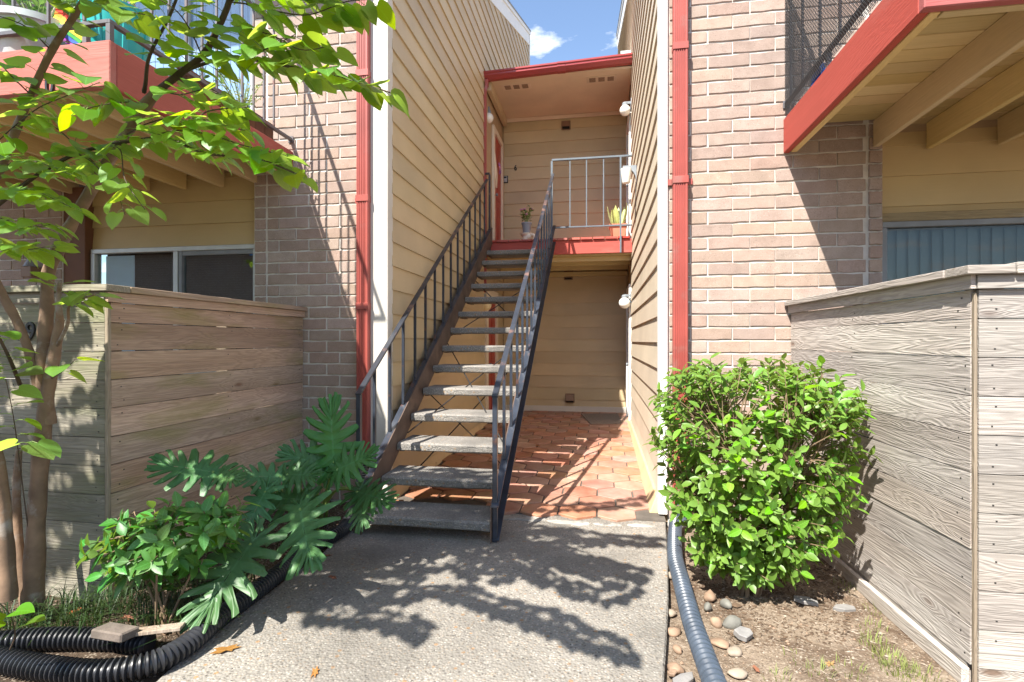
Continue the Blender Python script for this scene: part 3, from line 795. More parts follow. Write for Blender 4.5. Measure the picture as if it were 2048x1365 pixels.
while x < 4.5:
    s_ = MB().box(-0.045, 0.045, -0.003, 0.003, 1.15, 2.29).build('blind_slat', M['blind_dark'], wr_)
    s_.matrix_basis = Matrix.Translation((x, YR + 0.08, 0)) @ Matrix.Rotation(R(rnd.uniform(4, 16)), 4, 'Z')
    x += 0.083
MB().box(2.115, 4.6, YR + 0.3, YR + 0.35, 0.8, 2.4).build('room_interior', M['room'], RB)
sr = MB()
sr.prism([(XR + 0.002, 4.42, -0.05), (XR + 0.002, 15.5, -0.05), (XR + 0.002, 15.5, roof_z(15.5) - 0.02), (XR + 0.002, 4.42, roof_z(4.42) - 0.02)], (0.15, 0, 0))
swr = sr.build('siding_wall', M['wall_tan'], RB)
lap_boards_y(swr, XR, -1, 4.47, 8.62, 5.75, 15.48, 2.278 - 10 * STEP, 0.13, 10.1, M['siding_cream'])
MB().box(0.455, 0.525, 4.372, 4.49, 0.02, 5.6).build('corner_trim', M['white'], RB, bevel=0.005)
rake(RB, XR, -1, 15.55)
b = MB(); b.hexa([(XR + .01, 4.2, roof_z(4.2) - .05), (6.5, 4.2, roof_z(4.2) - .05), (6.5, 15.5, roof_z(15.5) - .05), (XR + .01, 15.5, roof_z(15.5) - .05),
                  (XR + .01, 4.2, roof_z(4.2) + .06), (6.5, 4.2, roof_z(4.2) + .06), (6.5, 15.5, roof_z(15.5) + .06), (XR + .01, 15.5, roof_z(15.5) + .06)])
b.hexa([(0.36, 3.70, roof_z(3.70) - .08), (6.5, 3.70, roof_z(3.70) - .08), (6.5, 4.19, roof_z(4.19) - .08), (0.36, 4.19, roof_z(4.19) - .08), (0.36, 3.70, roof_z(3.70) + .05), (6.5, 3.70, roof_z(3.70) + .05), (6.5, 4.19, roof_z(4.19) + .05), (0.36, 4.19, roof_z(4.19) + .05)])
b.build('roof', M['roofing'], RB)
side_door(RB, XR, -1, 8.78, 9.55, FZ, FZ + 2.05, M['storm_door'], M['white'], 0.12)
side_door(RB, XR, -1, 8.80, 9.55, floor_z(9), 2.2, M['storm_door'], M['white'], 0.14)

# ---- back wall of the breezeway
BW = thing('siding_wall', (-0.7, YB, 0), 'tan lap siding wall closing the back of the breezeway', 'wall')
MB().box(XL, XR, YB + 0.001, YB + 0.15, 0.0, 6.1).build('wall_panel', M['wall_tan'], BW)
lap_boards_x(BW, YB, XL + 0.03, XR - 0.03, 0.321, 0.2265, 0.20, 2.74, M['siding_x'])
lap_boards_x(BW, YB, XL + 0.03, XR - 0.03, 3.12, 0.2290, FZ + 0.01, 5.66, M['siding_x'])
MB().box(XL + 0.03, XR - 0.03, YB - 0.035, YB, floor_z(YB), 0.20).build('base_board', M['trim'], BW, bevel=0.004)
def wall_vent(px, py, label):
    p = at_y(px, py, YB - 0.02)
    t = thing('wall_vent', (p.x, YB, p.z), label, 'vent', 'brown vents on the back wall')
    s_ = 0.085; h = MB()
    h.box(p.x - s_, p.x + s_, YB - 0.035, YB - 0.018, p.z - s_, p.z + s_)
    h.prism([(p.x - s_ + .01, YB - 0.036, p.z + s_ - .01), (p.x - s_ + .01, YB - 0.055, p.z + s_ - .02), (p.x - s_ + .01, YB - 0.11, p.z - s_ + .04), (p.x - s_ + .01, YB - 0.036, p.z - s_ + .04)], (2 * s_ - .02, 0, 0))
    h.build('hood', M['vent'], t, bevel=0.004)
    for i in range(4):
        MB().box(p.x - s_ + .02, p.x + s_ - .02, YB - 0.1, YB - 0.04, p.z - s_ + .012 + i * .007, p.z - s_ + .015 + i * .007).build('louvre', M['slot'], t)
    return t
wall_vent(1132, 252, 'brown square vent high on the back wall under the porch soffit')
wall_vent(1137, 552, 'brown square vent just below the landing on the lower back wall')
wall_vent(1140, 797, 'brown square vent near the tile floor on the back wall')

# ------------------------------------------------------------------ porch roof
PR = thing('porch_roof', (-0.7, 9.0, 5.6), 'flat porch roof with pale soffit and red gutter over the landing', 'roof')
SZ = 5.66
MB().box(XL + 0.03, XR - 0.01, 8.34, YB, SZ, SZ + 0.03).build('soffit', M['soffit'], PR)
MB().box(XL + 0.03, XR - 0.01, YB - 0.05, YB - 0.025, SZ - 0.07, SZ - 0.001).build('crown_trim', M['soffit'], PR, bevel=0.006)
MB().box(XL + 0.026, XL + 0.10, 8.36, YB - 0.07, SZ - 0.16, SZ - 0.001).build('side_trim', M['siding_x'], PR, bevel=0.005)
b = MB(); b.hexa([(XL + .02, 8.32, 5.70), (XR - .01, 8.32, 5.70), (XR - .01, YB, 5.70), (XL + .02, YB, 5.70), (XL + .02, 8.32, 5.80), (XR - .01, 8.32, 5.86), (XR - .01, YB + .2, 6.1), (XL + .02, YB + .2, 6.1)])
b.build('roof_slab', M['roofing'], PR)
MB().box(0.30, XR - .01, 8.5, 8.9, 5.86, 6.02).build('flashing', M['grey_plastic'], PR)
gl, gr_ = -1.90, 0.472
def gut(x, dz):
    return [(x, 8.33, 5.645 + dz), (x, 8.26, 5.645 + dz), (x, 8.215, 5.70 + dz), (x, 8.215, 5.725 + dz), (x, 8.20, 5.74 + dz), (x, 8.20, 5.765 + dz), (x, 8.21, 5.765 + dz), (x, 8.33, 5.76 + dz)]
b = MB(); pa, pb = gut(gl, -0.03), gut(gr_, 0.055); n = len(pa)
b.add(pa + pb, [tuple(range(n)), tuple(range(n, 2 * n))[::-1]] + [(i, n + i, n + (i + 1) % n, (i + 1) % n) for i in range(n)])
gutter = b.build('gutter', M['red_dark'], PR)
xm = -0.62; dzm = -0.03 + 0.085 * (xm - gl) / (gr_ - gl)
b = MB(); pa = [(p[0], p[1] - 0.006 if i in (1, 2, 3, 4, 5) else p[1], p[2] - (0.008 if i < 2 else 0)) for i, p in enumerate(gut(xm - .06, dzm))]; pb = [(p[0] + .12, p[1], p[2]) for p in pa]
b.add(pa + pb, [tuple(range(n)), tuple(range(n, 2 * n))[::-1]] + [(i, n + i, n + (i + 1) % n, (i + 1) % n) for i in range(n)])
b.build('gutter_joint', M['red_dark'], gutter)
for px, py in ((1033, 174), (1203, 159)):
    c = at_z(px, py, SZ - 0.004)
    v_ = MB().box(c.x - 0.24, c.x + 0.24, c.y - 0.10, c.y + 0.10, SZ - 0.010, SZ - 0.001).build('soffit_vent', M['soffit'], PR, bevel=0.002)
    for i in (-1, 0, 1):
        s_ = MB()
        for k in range(5):
            s_.box(c.x + i * 0.145 - 0.05, c.x + i * 0.145 + 0.05, c.y - 0.065 + k * 0.028, c.y - 0.048 + k * 0.028, SZ - 0.0135, SZ - 0.0105)
        s_.build('vent_grille', M['vent'], v_)

# ------------------------------------------------------------------ landing between the buildings
LD = thing('landing', (-0.7, 8.3, FZ), 'red upper landing of painted boards at the head of the stairs', 'landing')
LY = 8.30
MB().box(XL + 0.03, XR - 0.015, LY, LY + 0.045, 2.79, 3.005).build('fascia', M['red_x'], LD, bevel=0.004)
x = XL + 0.03
while x < XR - 0.05:
    w = min(0.184, XR - 0.02 - x)
    MB().box(x, x + w - 0.006, LY - 0.03 + rnd.uniform(-.004, .004), YB, 3.006 + rnd.uniform(-.002, .002), FZ).build('deck_board', M['red'], LD, bevel=0.004)
    x += 0.19
MB().box(XL + 0.03, XR - 0.015, LY + 0.05, YB, 2.775, 2.80).build('soffit', M['siding_under'], LD)
for yy in (8.5, 9.0, 9.55):
    MB().box(XL + 0.03, XR - 0.015, yy, yy + 0.04, 2.70, 2.774).build('joist', M['siding_under'], LD, bevel=0.003)
MB().box(XL + 0.03, XR - 0.015, YB - 0.12, YB - 0.03, 2.62, 2.70).build('ledger', M['siding_under'], LD, bevel=0.003)
lr = MB()
lr.bar((-0.77, 8.245, 4.262), (XR - 0.02, 8.245, 4.262), 0.04, 0.03)
rl = lr.build('railing', M['grey_rail'], LD, bevel=0.003)
MB().bar((-0.754, 8.245, 3.20), (XR - 0.02, 8.245, 3.20), 0.032, 0.024).build('bottom_rail', M['grey_rail'], rl, bevel=0.003)
MB().box(-0.785, -0.755, 8.23, 8.26, 2.80, 4.247).build('post', M['grey_rail'], rl)
for x in (-0.486, -0.23, 0.031):
    MB().bar((x, 8.245, 3.212), (x, 8.245, 4.247), 0.016, 0.016).build('baluster', M['grey_rail'], rl)
MB().box(0.276, 0.302, 8.225, 8.25, 2.78, 4.247).build('post', M['grey_rail'], rl)
lb = MB(); lb.bar((-1.83, 8.2, 4.09), (-1.76, 8.2, 4.09), 0.03, 0.03).box(-1.775, -1.745, 8.185, 8.215, 2.85, 4.074)
lb.build('railing_post', M['rail'], LD)

# ------------------------------------------------------------------ staircase
ST = thing('staircase', (-1.25, 3.65, 0), 'open riser stairs with concrete treads and dark blue steel railings', 'stairs')
RUN, RISE, TY0, TZ0, NT = 0.325, 0.205, 3.62, 0.14, 14
tread_w = (-1.725, -0.775)
def tread_mesh(seed):
    rr = random.Random(seed); b = MB()
    prof = [(0.372, -0.068), (0.02, -0.072), (0.0, -0.06), (-0.004, -0.012), (0.014, 0.0), (0.372, 0.0)]
    nseg = 8; vs = []; n = len(prof)
    for i in range(nseg + 1):
        x = tread_w[0] + (tread_w[1] - tread_w[0]) * i / nseg
        for k, (yy, zz) in enumerate(prof):
            j = rr.uniform(-.004, .004) if k in (1, 2, 3) else 0
            vs.append((x, yy + j, zz + (rr.uniform(-.003, .003) if k in (1, 2) else 0)))
    fs = [tuple(range(n)), tuple(range(nseg * n, nseg * n + n))[::-1]]
    for i in range(nseg):
        for k in range(n):
            j = (k + 1) % n
            fs.append((i * n + k, (i + 1) * n + k, (i + 1) * n + j, i * n + j))
    b.add(vs, fs)
    me = b.mesh('tread', M['tread'])
    bm = bmesh.new(); bm.from_mesh(me); bmesh.ops.recalc_face_normals(bm, faces=bm.faces[:]); bm.to_mesh(me); bm.free()
    return me
tms = [tread_mesh(i) for i in range(4)]
for k in range(NT):
    o = link('tread', tms[k % 4], ST, Matrix.Translation((rnd.uniform(-.004, .004), TY0 + k * RUN, TZ0 + k * RISE)))
    for sx in (tread_w[0] + 0.002, tread_w[1] - 0.042):
        br = MB(); br.box(sx, sx + 0.04, TY0 + k * RUN + 0.05, TY0 + k * RUN + 0.30, TZ0 + k * RISE - 0.082, TZ0 + k * RISE - 0.074)
        br.build('bracket', M['rust'], o).matrix_parent_inverse = o.matrix_basis.inverted()
def sz_top(y): return 0.35 + 0.6375 * (y - 3.742)
SH = 0.26
def stringer(x_web, f):
    """C channel: web at x_web, flanges to side f"""
    ya = 3.742 - (0.35) / 0.6375 - 0.0; y1 = 8.28
    y_lo_t = max(3.60, 3.742 + (0.0 - 0.35) / 0.6375)
    yl = 3.60
    web = MB()
    def quad_prism(y0, y1_, h0, h1, x0, x1, mi=0):
        pts = []
        for (yy, hh) in ((y0, h0), (y1_, h0), (y1_, h1), (y0, h1)):
            pts.append((min(x0, x1), yy, max(0.001, sz_top(yy) + hh)))
        web.prism(pts, (abs(x1 - x0), 0, 0), mi)
    # web, clipped at the floor by splitting where the lower edge meets it
    yk = 3.742 + (SH - 0.35) / 0.6375
    web.prism([(x_web - 0.004, yl, 0.001), (x_web - 0.004, yk, 0.001), (x_web - 0.004, y1, sz_top(y1) - SH), (x_web - 0.004, y1, sz_top(y1)), (x_web - 0.004, yl, sz_top(yl))], (0.008, 0, 0), 0)
    fl = 0.055
    quad_prism(yl, y1, -0.008, 0.002, x_web + f * 0.0045, x_web + f * fl, 1)
    quad_prism(yk + 0.02, y1, -SH - 0.002, -SH + 0.008, x_web + f * 0.0045, x_web + f * fl, 1)
    return web.build('stringer', [M['rust'], M['steel']], ST)
stringer(-1.735, -1)
stringer(-0.765, 1)
def rail_z(y): return 1.035 + 0.662 * (y - 3.645)
for x, yend, ys_b in ((-1.77, 8.05, [3.911 + 0.305 * i for i in range(14)]), (-0.742, 8.14, [3.99 + 0.32 * i for i in range(13)])):
    MB().bar((x, 3.625, rail_z(3.63)), (x, yend, rail_z(yend)), 0.045, 0.018).build('handrail', M['rail'], ST, bevel=0.003)
    MB().box(x - 0.017, x + 0.017, 3.625, 3.659, 0.0, rail_z(3.64) - 0.008).build('newel_post', M['steel'], ST, bevel=0.002)
    for yb in ys_b:
        MB().box(x - 0.011, x + 0.011, yb - 0.011, yb + 0.011, sz_top(yb) + 0.0, rail_z(yb) - 0.008).build('baluster', M['steel'], ST)
def soff(y): return sz_top(y) - SH + 0.02
for (xa, ya, xb, yb) in ((-1.72, 4.5, -0.78, 5.9), (-0.78, 4.35, -1.72, 5.75), (-1.72, 5.9, -0.78, 7.2), (-0.78, 5.85, -1.72, 7.1)):
    MB().tube([(xa, ya, soff(ya)), (xb, yb, soff(yb))], 0.006, 6).build('brace_rod', M['black'], ST)
for (a, c_) in (((-1.70, 5.0, soff(5.0)), (-1.0, 5.4, 0.1)), ((-0.80, 5.6, soff(5.6)), (-1.82, 4.9, 0.12))):
    MB().tube([a, c_], 0.006, 6).build('brace_rod', M['black'], ST)

# ------------------------------------------------------------------ balconies
def balcony(x_side, sgn, label, jx, xfar):
    """x_side: outer face of the side beam next to the breezeway, sgn: direction away from it"""
    B = thing('balcony', (x_side, 3.5, 2.88), label, 'balcony')
    y0 = 2.58; t = 0.045; zt, zb = 3.15, 2.885
    xs_ = sorted((x_side, x_side + sgn * t))
    MB().box(xs_[0], xs_[1], y0 + t, YW - 0.002, zb, zt).build('side_beam', M['red'], B, bevel=0.005)
    xs2 = sorted((x_side + sgn * (t + .002), x_side + sgn * (2 * t)))
    MB().box(xs2[0], xs2[1], y0 + t + 0.002, YW - 0.03, zb - 0.004, 3.09).build('joist', M['joist'], B, bevel=0.003)
    xf = sorted((x_side, xfar))
    MB().box(xf[0], xf[1], y0, y0 + t, zb, zt).build('front_beam', M['red_x'], B, bevel=0.005)
    xf2 = sorted((x_side + sgn * 2.2 * t, xfar))
    MB().box(xf2[0], xf2[1], y0 + t + .002, y0 + 2 * t, zb - 0.004, 3.09).build('rim_joist', M['deck_under'], B, bevel=0.003)
    for x in jx:
        MB().box(x, x + 0.042, y0 + 2 * t + .002, YR - 0.026 if abs(x) > 2.2 else YW - 0.014, zb + 0.005, 3.089).build('joist', M['joist'], B, bevel=0.004)
    yy = y0 + t + 0.003
    while yy < YR - 0.02:
        w = 0.138
        xd = sorted((x_side + sgn * (t + .003), xfar))
        ye = min(yy + w, YR - 0.002)
        if ye > YW - 0.003:      # the last boards run into the recess beside the brick pier
            xp = -3.185 if sgn < 0 else 2.11
            if YW - 0.016 - yy > 0.03:
                xq = sorted((x_side + sgn * (t + .003), xp - sgn * 0.001))
                MB().box(xq[0], xq[1], yy, YW + 0.006, 3.0905, 3.1215).build('deck_board', M['deck_under'], B, bevel=0.003)
            xd = sorted((xp, xfar))
        if ye - yy > 0.03:
            MB().box(xd[0], xd[1], yy, ye, 3.0905 + rnd.uniform(-.0005, .0015), 3.122).build('deck_board', M['deck_under'], B, bevel=0.003)
        yy += 0.146
    xd = sorted((x_side + sgn * (t + .003), xfar))
    MB().box(xd[0], xd[1], y0 + t + .003, YW - 0.002, 3.1235, 3.1265).build('gap_light_block', M['slot'], B)  # dark sheet added to stop light showing through the board gaps
    return B
BL = balcony(-2.78, -1, 'red edged balcony on the left with potted plants above the brown fence', [-3.19, -3.60, -4.01, -4.42, -4.83, -5.24, -5.65], -6.6)
BR = balcony(1.40, 1, 'red edged balcony on the right seen from below with wire mesh railing', [2.03, 2.45, 2.925, 3.40, 3.85], 5.2)
def balcony_rail(B, x_side, sgn, ys_b, xs_b, xfar, mat, brown):
    xr = x_side + sgn * 0.02; yf = 2.60; zb, zt = 3.262, 4.15
    r_ = MB()
    for z in (zb, zt):
        r_.bar((xr, yf - 0.015, z), (xr, YW - 0.012, z), 0.032, 0.024)
        r_.bar((xr - sgn * 0.0, yf, z + .0005), (xfar, yf, z + .0005), 0.032, 0.024)
    r_.box(xr - 0.025, xr + 0.025, YW - 0.012, YW - 0.004, zb - 0.03, zb + 0.03)
    o = r_.build('railing', mat, B, bevel=0.002)
    for y in ys_b:
        MB().bar((xr, y, zb + 0.01), (xr, y, zt - .01), 0.014, 0.014).build('baluster', mat, o)
    for x in xs_b:
        MB().bar((x, yf, zb + .01), (x, yf, zt - .01), 0.014, 0.014).build('baluster', mat, o)
    for p in ((xr, yf), (xr + sgn * 0.16, yf), (xr, 3.62)):
        MB().box(p[0] - 0.014, p[0] + 0.014, p[1] - 0.014, p[1] + 0.014, 3.127 if abs(p[1] - yf) > .1 else 3.152, zb - 0.012).build('post', mat, o)
    return o
rlL = balcony_rail(BL, -2.78, -1, [2.886, 3.02, 3.167, 3.31, 3.453, 3.733, 3.87, 4.003, 4.14], [-3.473 - 0.25 * i for i in range(-2, 9)], -6.5, M['dark_rail'], True)
rlR = balcony_rail(BR, 1.40, 1, [2.9, 3.181, 3.459, 3.753, 4.059, 4.3], [1.7 + 0.28 * i for i in range(12)], 5.1, M['dark_rail'], True)
# chicken wire on the right railing
wm = MB(); cw, ch = 0.024, 0.028
xw = 1.40 + 0.02 - 0.018
y = 2.62; col = 0
segs = []
while y < 4.37:
    z = 3.17 + (ch / 2 if col % 2 else 0)
    while z < 4.12:
        segs.append(((y, z), (y, z + ch * 0.4)))
        segs.append(((y, z + ch * 0.4), (y + cw / 2, z + ch * 0.5 + 0.002)))
        segs.append(((y, z), (y + cw / 2, z - ch * 0.1 - 0.002)))
        z += ch
    y += cw / 2; col += 1
for (a, b_) in segs:
    wm.bar((xw + rnd.uniform(-.001, .001), a[0], a[1]), (xw, b_[0], b_[1]), 0.003, 0.003, (1, 0, 0))
tag(wm.build('wire_mesh', M['wire'], rlR), kind='stuff')
hs = MB()
for i in range(3):
    pts = [Vector((1.50 + 0.02 * i, 4.0 + 0.09 * math.cos(a), 3.26 + 0.09 * math.sin(a))) for a in [math.pi * 2 * k / 16 for k in range(17)]]
    hs.tube(pts, 0.014, 8, cap=False)
tag(hs.build('coiled_hose', M['blue'], smooth=True), 'blue coiled hose lying behind the wire mesh of the right balcony', 'hose')

# ------------------------------------------------------------------ downspouts
def downspout(x0, x1, ztop, zbot, straps, label, boot):
    xc = (x0 + x1) / 2
    D = thing('downspout', (xc, YW, zbot), label, 'downspout', None)
    y0, y1 = YW - 0.085, YW - 0.012
    nr = 5; w = x1 - x0
    prof = [(x0, y1), (x0, y0 + 0.006), (x0 + 0.006, y0)]
    fw = (w - 0.03) / nr
    for i in range(nr):
        a = x0 + 0.015 + i * fw
        prof += [(a, y0), (a + fw * 0.2, y0 + 0.006), (a + fw * 0.55, y0 + 0.006), (a + fw * 0.75, y0)]
    prof += [(x1 - 0.006, y0), (x1, y0 + 0.006), (x1, y1)]
    b = MB(); b.prism([(x, y, zbot) for x, y in prof], (0, 0, ztop - zbot)); b.build('pipe_body', M['red_metal'], D)
    for z, wide in straps:
        e = 0.045 if wide else 0.004
        s_ = MB().box(x0 - 0.004, x1 + 0.004, y0 - 0.006, y1, z - 0.028, z + 0.028)
        if wide: s_.box(x0 - e, x0 - 0.004, YW - 0.016, YW - 0.009, z - 0.025, z + 0.025).box(x1 + 0.004, x1 + e, YW - 0.016, YW - 0.009, z - 0.025, z + 0.025)
        s_.build('strap', M['red_metal'], D, bevel=0.002)
    return D
zl = lambda px, py: at_y(px, py, YW - 0.08).z
downspout(-2.125, -2.015, 5.7, 0.40, [(zl(730, 146), False), (zl(730, 397), True), (zl(730, 613), False)], 'red fluted downspout on the brick left of the stairs', True)
downspout(0.562, 0.674, 5.7, 0.10, [(zl(1362, 92), False), (zl(1362, 360), True)], 'red fluted downspout beside the white trim on the sunlit right wall', False)
b = MB()
p0 = Vector((-1.80, 8.24, 5.62))
D3 = thing('downspout', (-1.80, 8.2, 2.0), 'slim dark red downspout dropping from the porch gutter beside the siding', 'downspout')
b.box(-1.845, -1.79, 8.21, 8.27, 5.50, 5.615).build('outlet', M['red_metal'], D3, bevel=0.004)
b = MB(); b.bar((-1.815, 8.235, 5.54), (-1.838, 8.228, 5.42), 0.05, 0.05); b.build('elbow', M['red_metal'], D3, bevel=0.006)
MB().box(-1.868, -1.816, 8.20, 8.25, 2.2, 5.46).build('pipe_body', M['red_metal'], D3, bevel=0.005)

# ------------------------------------------------------------------ fences
def fence_board_y(parent, X, ya, yb, z0, z1, mat, f, nails=True, t=0.019):
    b = MB(); x0, x1 = sorted((X, X - f * t)); tw = rnd.uniform(-.003, .003)
    ns = 6; vs = []
    for i in range(ns + 1):
        y = ya + (yb - ya) * i / ns
        dz0, dz1 = rnd.uniform(-.0015, .0015), rnd.uniform(-.0015, .0015); dx = rnd.uniform(-.001, .001) + tw
        vs += [(x0 + dx, y, z0 + dz0), (x1 + dx, y, z0 + dz0), (x1 + dx, y, z1 + dz1), (x0 + dx, y, z1 + dz1)]
    fs = [(0, 1, 2, 3), (ns * 4 + 3, ns * 4 + 2, ns * 4 + 1, ns * 4)]
    for i in range(ns):
        for k in range(4):
            j = (k + 1) % 4
            fs.append((i * 4 + k, (i + 1) * 4 + k, (i + 1) * 4 + j, i * 4 + j))
    b.add(vs, fs)
    if nails:
        for y in (ya + 0.055, (ya + yb) / 2, yb - 0.05):
            for zz in (z0 + 0.03, z1 - 0.035):
                xx = X + f * 0.0015 + tw
                yy = y + rnd.uniform(-.03, .03); z_ = zz + rnd.uniform(-.012, .012)
                b.box(min(xx, xx - f * .006), max(xx, xx - f * .006), yy - .0034, yy + .0034, z_ - .003, z_ + .003, 1) if rnd.random() < 0.8 else None
    return b.build('board', [mat, M['nail']], parent)
def fence_board_x(parent, Y, xa, xb, z0, z1, mat, nails, t=0.019):
    b = MB(); b.box(xa, xb, Y, Y + t, z0, z1)
    for x in nails:
        for zz in (z0 + 0.035, z1 - 0.035):
            xx = x + rnd.uniform(-.01, .01); z_ = zz + rnd.uniform(-.006, .006)
            b.box(xx - .0034, xx + .0034, Y - .0015, Y + .004, z_ - .003, z_ + .003, 1) if rnd.random() < 0.85 else None
    return b.build('board', [mat, M['nail']], parent)
# left fence
FLX, FLY = -2.68, 2.47
FL = thing('wood_fence', (FLX, FLY, 0), 'brown and greenish horizontal board fence at the left below the balcony', 'fence')
zs = [0.10 + 0.1582 * i for i in range(10)]
for i, z in enumerate(zs):
    top = z + 0.1582 - 0.004 if i < 9 else 1.632
    fence_board_y(FL, FLX, FLY + 0.024, YW - 0.01, z, top, M['fence_side_l'], 1)
    fence_board_x(FL, FLY, -5.6, FLX - 0.012, z, top, M['fence_front_l'], [FLX - 0.06, -3.3, -4.2])
fence_board_y(FL, FLX, FLY + 0.024, YW - 0.01, 0.0, 0.096, M['fence_side_l'], 1)
fence_board_x(FL, FLY, -5.6, FLX - 0.012, -0.02, 0.096, M['fence_front_l'], [FLX - 0.06])
MB().box(FLX - 0.016, FLX + 0.006, FLY + 0.0, FLY + 0.022, -0.02, 1.62).build('corner_trim', M['fence_post'], FL, bevel=0.002)
for (x, y) in ((FLX - 0.075, FLY + 0.03), (FLX - 0.075, 3.45), (FLX - 0.075, 4.28), (-3.9, FLY + 0.03), (-5.3, FLY + 0.03)):
    MB().box(x - 0.045, x + 0.045, y, y + 0.09, -0.1, 1.64).build('post', M['fence_post'], FL)
fence_board_y(FL, FLX + 0.02, FLY - 0.012, YW - 0.01, 1.636, 1.69, M['fence_side_l'], 1, False)
fence_board_x(FL, FLY - 0.02, -5.6, FLX + 0.0, 1.636, 1.69, M['fence_front_l'], [])
MB().box(FLX - 0.10, FLX + 0.045, FLY + 0.11, YW - 0.008, 1.692, 1.728).build('cap_board', M['fence_side_l'], FL, bevel=0.003)
MB().box(-5.6, FLX + 0.045, FLY - 0.045, FLY + 0.105, 1.692, 1.729).build('cap_board', M['fence_front_l'], FL, bevel=0.003)
# right fence, running slightly outward towards the camera
FR = thing('wood_fence', (1.52, 2.5, 0), 'silver grey weathered horizontal board fence at the right behind the leafy bush', 'fence')
FRY = 2.46
zs = [0.07 + 0.1606 * i for i in range(10)]
FRX0, FRX1 = 1.52, 1.452     # x at the corner and at the brick wall
ang = math.atan2(FRX1 - FRX0, YW - FRY)
def place_r(o):
    # boards are built along y at x = FRX0 and turned about the corner
    me = o.data
    T = Matrix.Translation((FRX0, FRY, 0)) @ Matrix.Rotation(-ang, 4, 'Z') @ Matrix.Translation((-FRX0, -FRY, 0))
    me.transform(T)
    return o
for i, z in enumerate(zs):
    top = z + 0.1606 - 0.004 if i < 9 else 1.632
    place_r(fence_board_y(FR, FRX0, FRY + 0.024, YW - 0.012, z, top, M['fence_side_r'], -1))
    fence_board_x(FR, FRY, FRX0 + 0.016, 3.6, z, top, M['fence_front_r'], [FRX0 + 0.07, 2.6])
place_r(fence_board_y(FR, FRX0, FRY + 0.05, YW - 0.012, -0.02, 0.066, M['fence_side_r'], -1, False))
place_r(MB().box(FRX0 - 0.035, FRX0 - 0.004, FRY + 0.02, YW - 0.02, -0.02, 0.055).build('kick_board', M['fence_side_r'], FR, bevel=0.003))
fence_board_x(FR, FRY, FRX0 + 0.016, 3.6, -0.02, 0.066, M['fence_front_r'], [])
MB().box(FRX0 + 0.002, FRX0 + 0.014, FRY + 0.004, FRY + 0.022, -0.02, 1.62).build('corner_trim', M['fence_post'], FR, bevel=0.002)
for (x, y) in ((FRX0 + 0.08, FRY + 0.03), (FRX0 + 0.05, 3.45), (FRX0 + 0.02, 4.25), (2.7, FRY + 0.03)):
    MB().box(x - 0.045, x + 0.045, y, y + 0.09, -0.1, 1.64).build('post', M['fence_post'], FR)
place_r(fence_board_y(FR, FRX0 - 0.02, FRY - 0.012, YW - 0.012, 1.636, 1.69, M['fence_side_r'], -1, False))
fence_board_x(FR, FRY - 0.02, FRX0, 3.6, 1.636, 1.69, M['fence_front_r'], [])
place_r(MB().box(FRX0 - 0.05, FRX0 + 0.10, FRY + 0.11, YW - 0.01, 1.692, 1.728).build('cap_board', M['fence_side_r'], FR, bevel=0.003))
MB().box(FRX0 - 0.05, FRX0 + 0.12, FRY - 0.045, FRY + 0.104, 1.6925, 1.729).build('cap_board', M['fence_front_r'], FR, bevel=0.003)
MB().box(FRX0 + 0.126, 3.6, FRY - 0.045, FRY + 0.105, 1.692, 1.738).build('cap_board', M['fence_front_r'], FR, bevel=0.003)

# ------------------------------------------------------------------ lamps and small wall things
def globe_lamp(pg, X, f, label, warm=False, r=0.085, arm_up=True):
    """opal globe on an arm from the wall plane x = X; f = +1 when the wall looks to +x"""
    c = Vector(pg)
    T = thing('wall_lamp', (X, c.y, c.z), label, 'lamp', 'globe lamps in the breezeway')
    prof = [(0.0, -r)] + [(r * math.cos(a), r * math.sin(a)) for a in [R(-75 + 15 * k) for k in range(11)]] + [(r * 0.42, r * 0.93)]
    MB().lathe(c, prof, 20).build('globe', M['globe_warm' if warm else 'globe'], T, smooth=True)
    a = MB()
    a.lathe(c + Vector((0, 0, r * 0.9)), [(0.0, 0.05), (0.035, 0.05), (0.045, 0.035), (0.047, 0.0), (0.035, -0.005)], 14)
    zz = c.z + r + 0.03
    x0, x1 = sorted((c.x, X + f * 0.012)); a.box(x0, x1, c.y - 0.02, c.y + 0.02, zz - 0.018, zz + 0.018)
    a.build('arm', M['lamp_metal'], T)
    x0, x1 = sorted((X + f * 0.023, X + f * 0.003)); MB().box(x0, x1, c.y - 0.05, c.y + 0.05, zz - 0.12, zz + 0.06).build('wall_plate', M['lamp_metal'], T, bevel=0.004)
    return T
globe_lamp(at_y(977, 237, 8.62), XL, 1, 'white globe lamp beside the red upper door under the porch')
globe_lamp(at_y(1250, 222, 8.55), XR, -1, 'white globe lamp high on the right wall above the landing rail')
globe_lamp(at_y(1249, 607, 8.6), XR, -1, 'white globe lamp on the lower right wall near the doormat', r=0.09)
globe_lamp(at_y(972, 611, 8.25), XL, 1, 'warm bounce-tinted globe lamp behind the stair treads on the lower left wall', True, r=0.09)
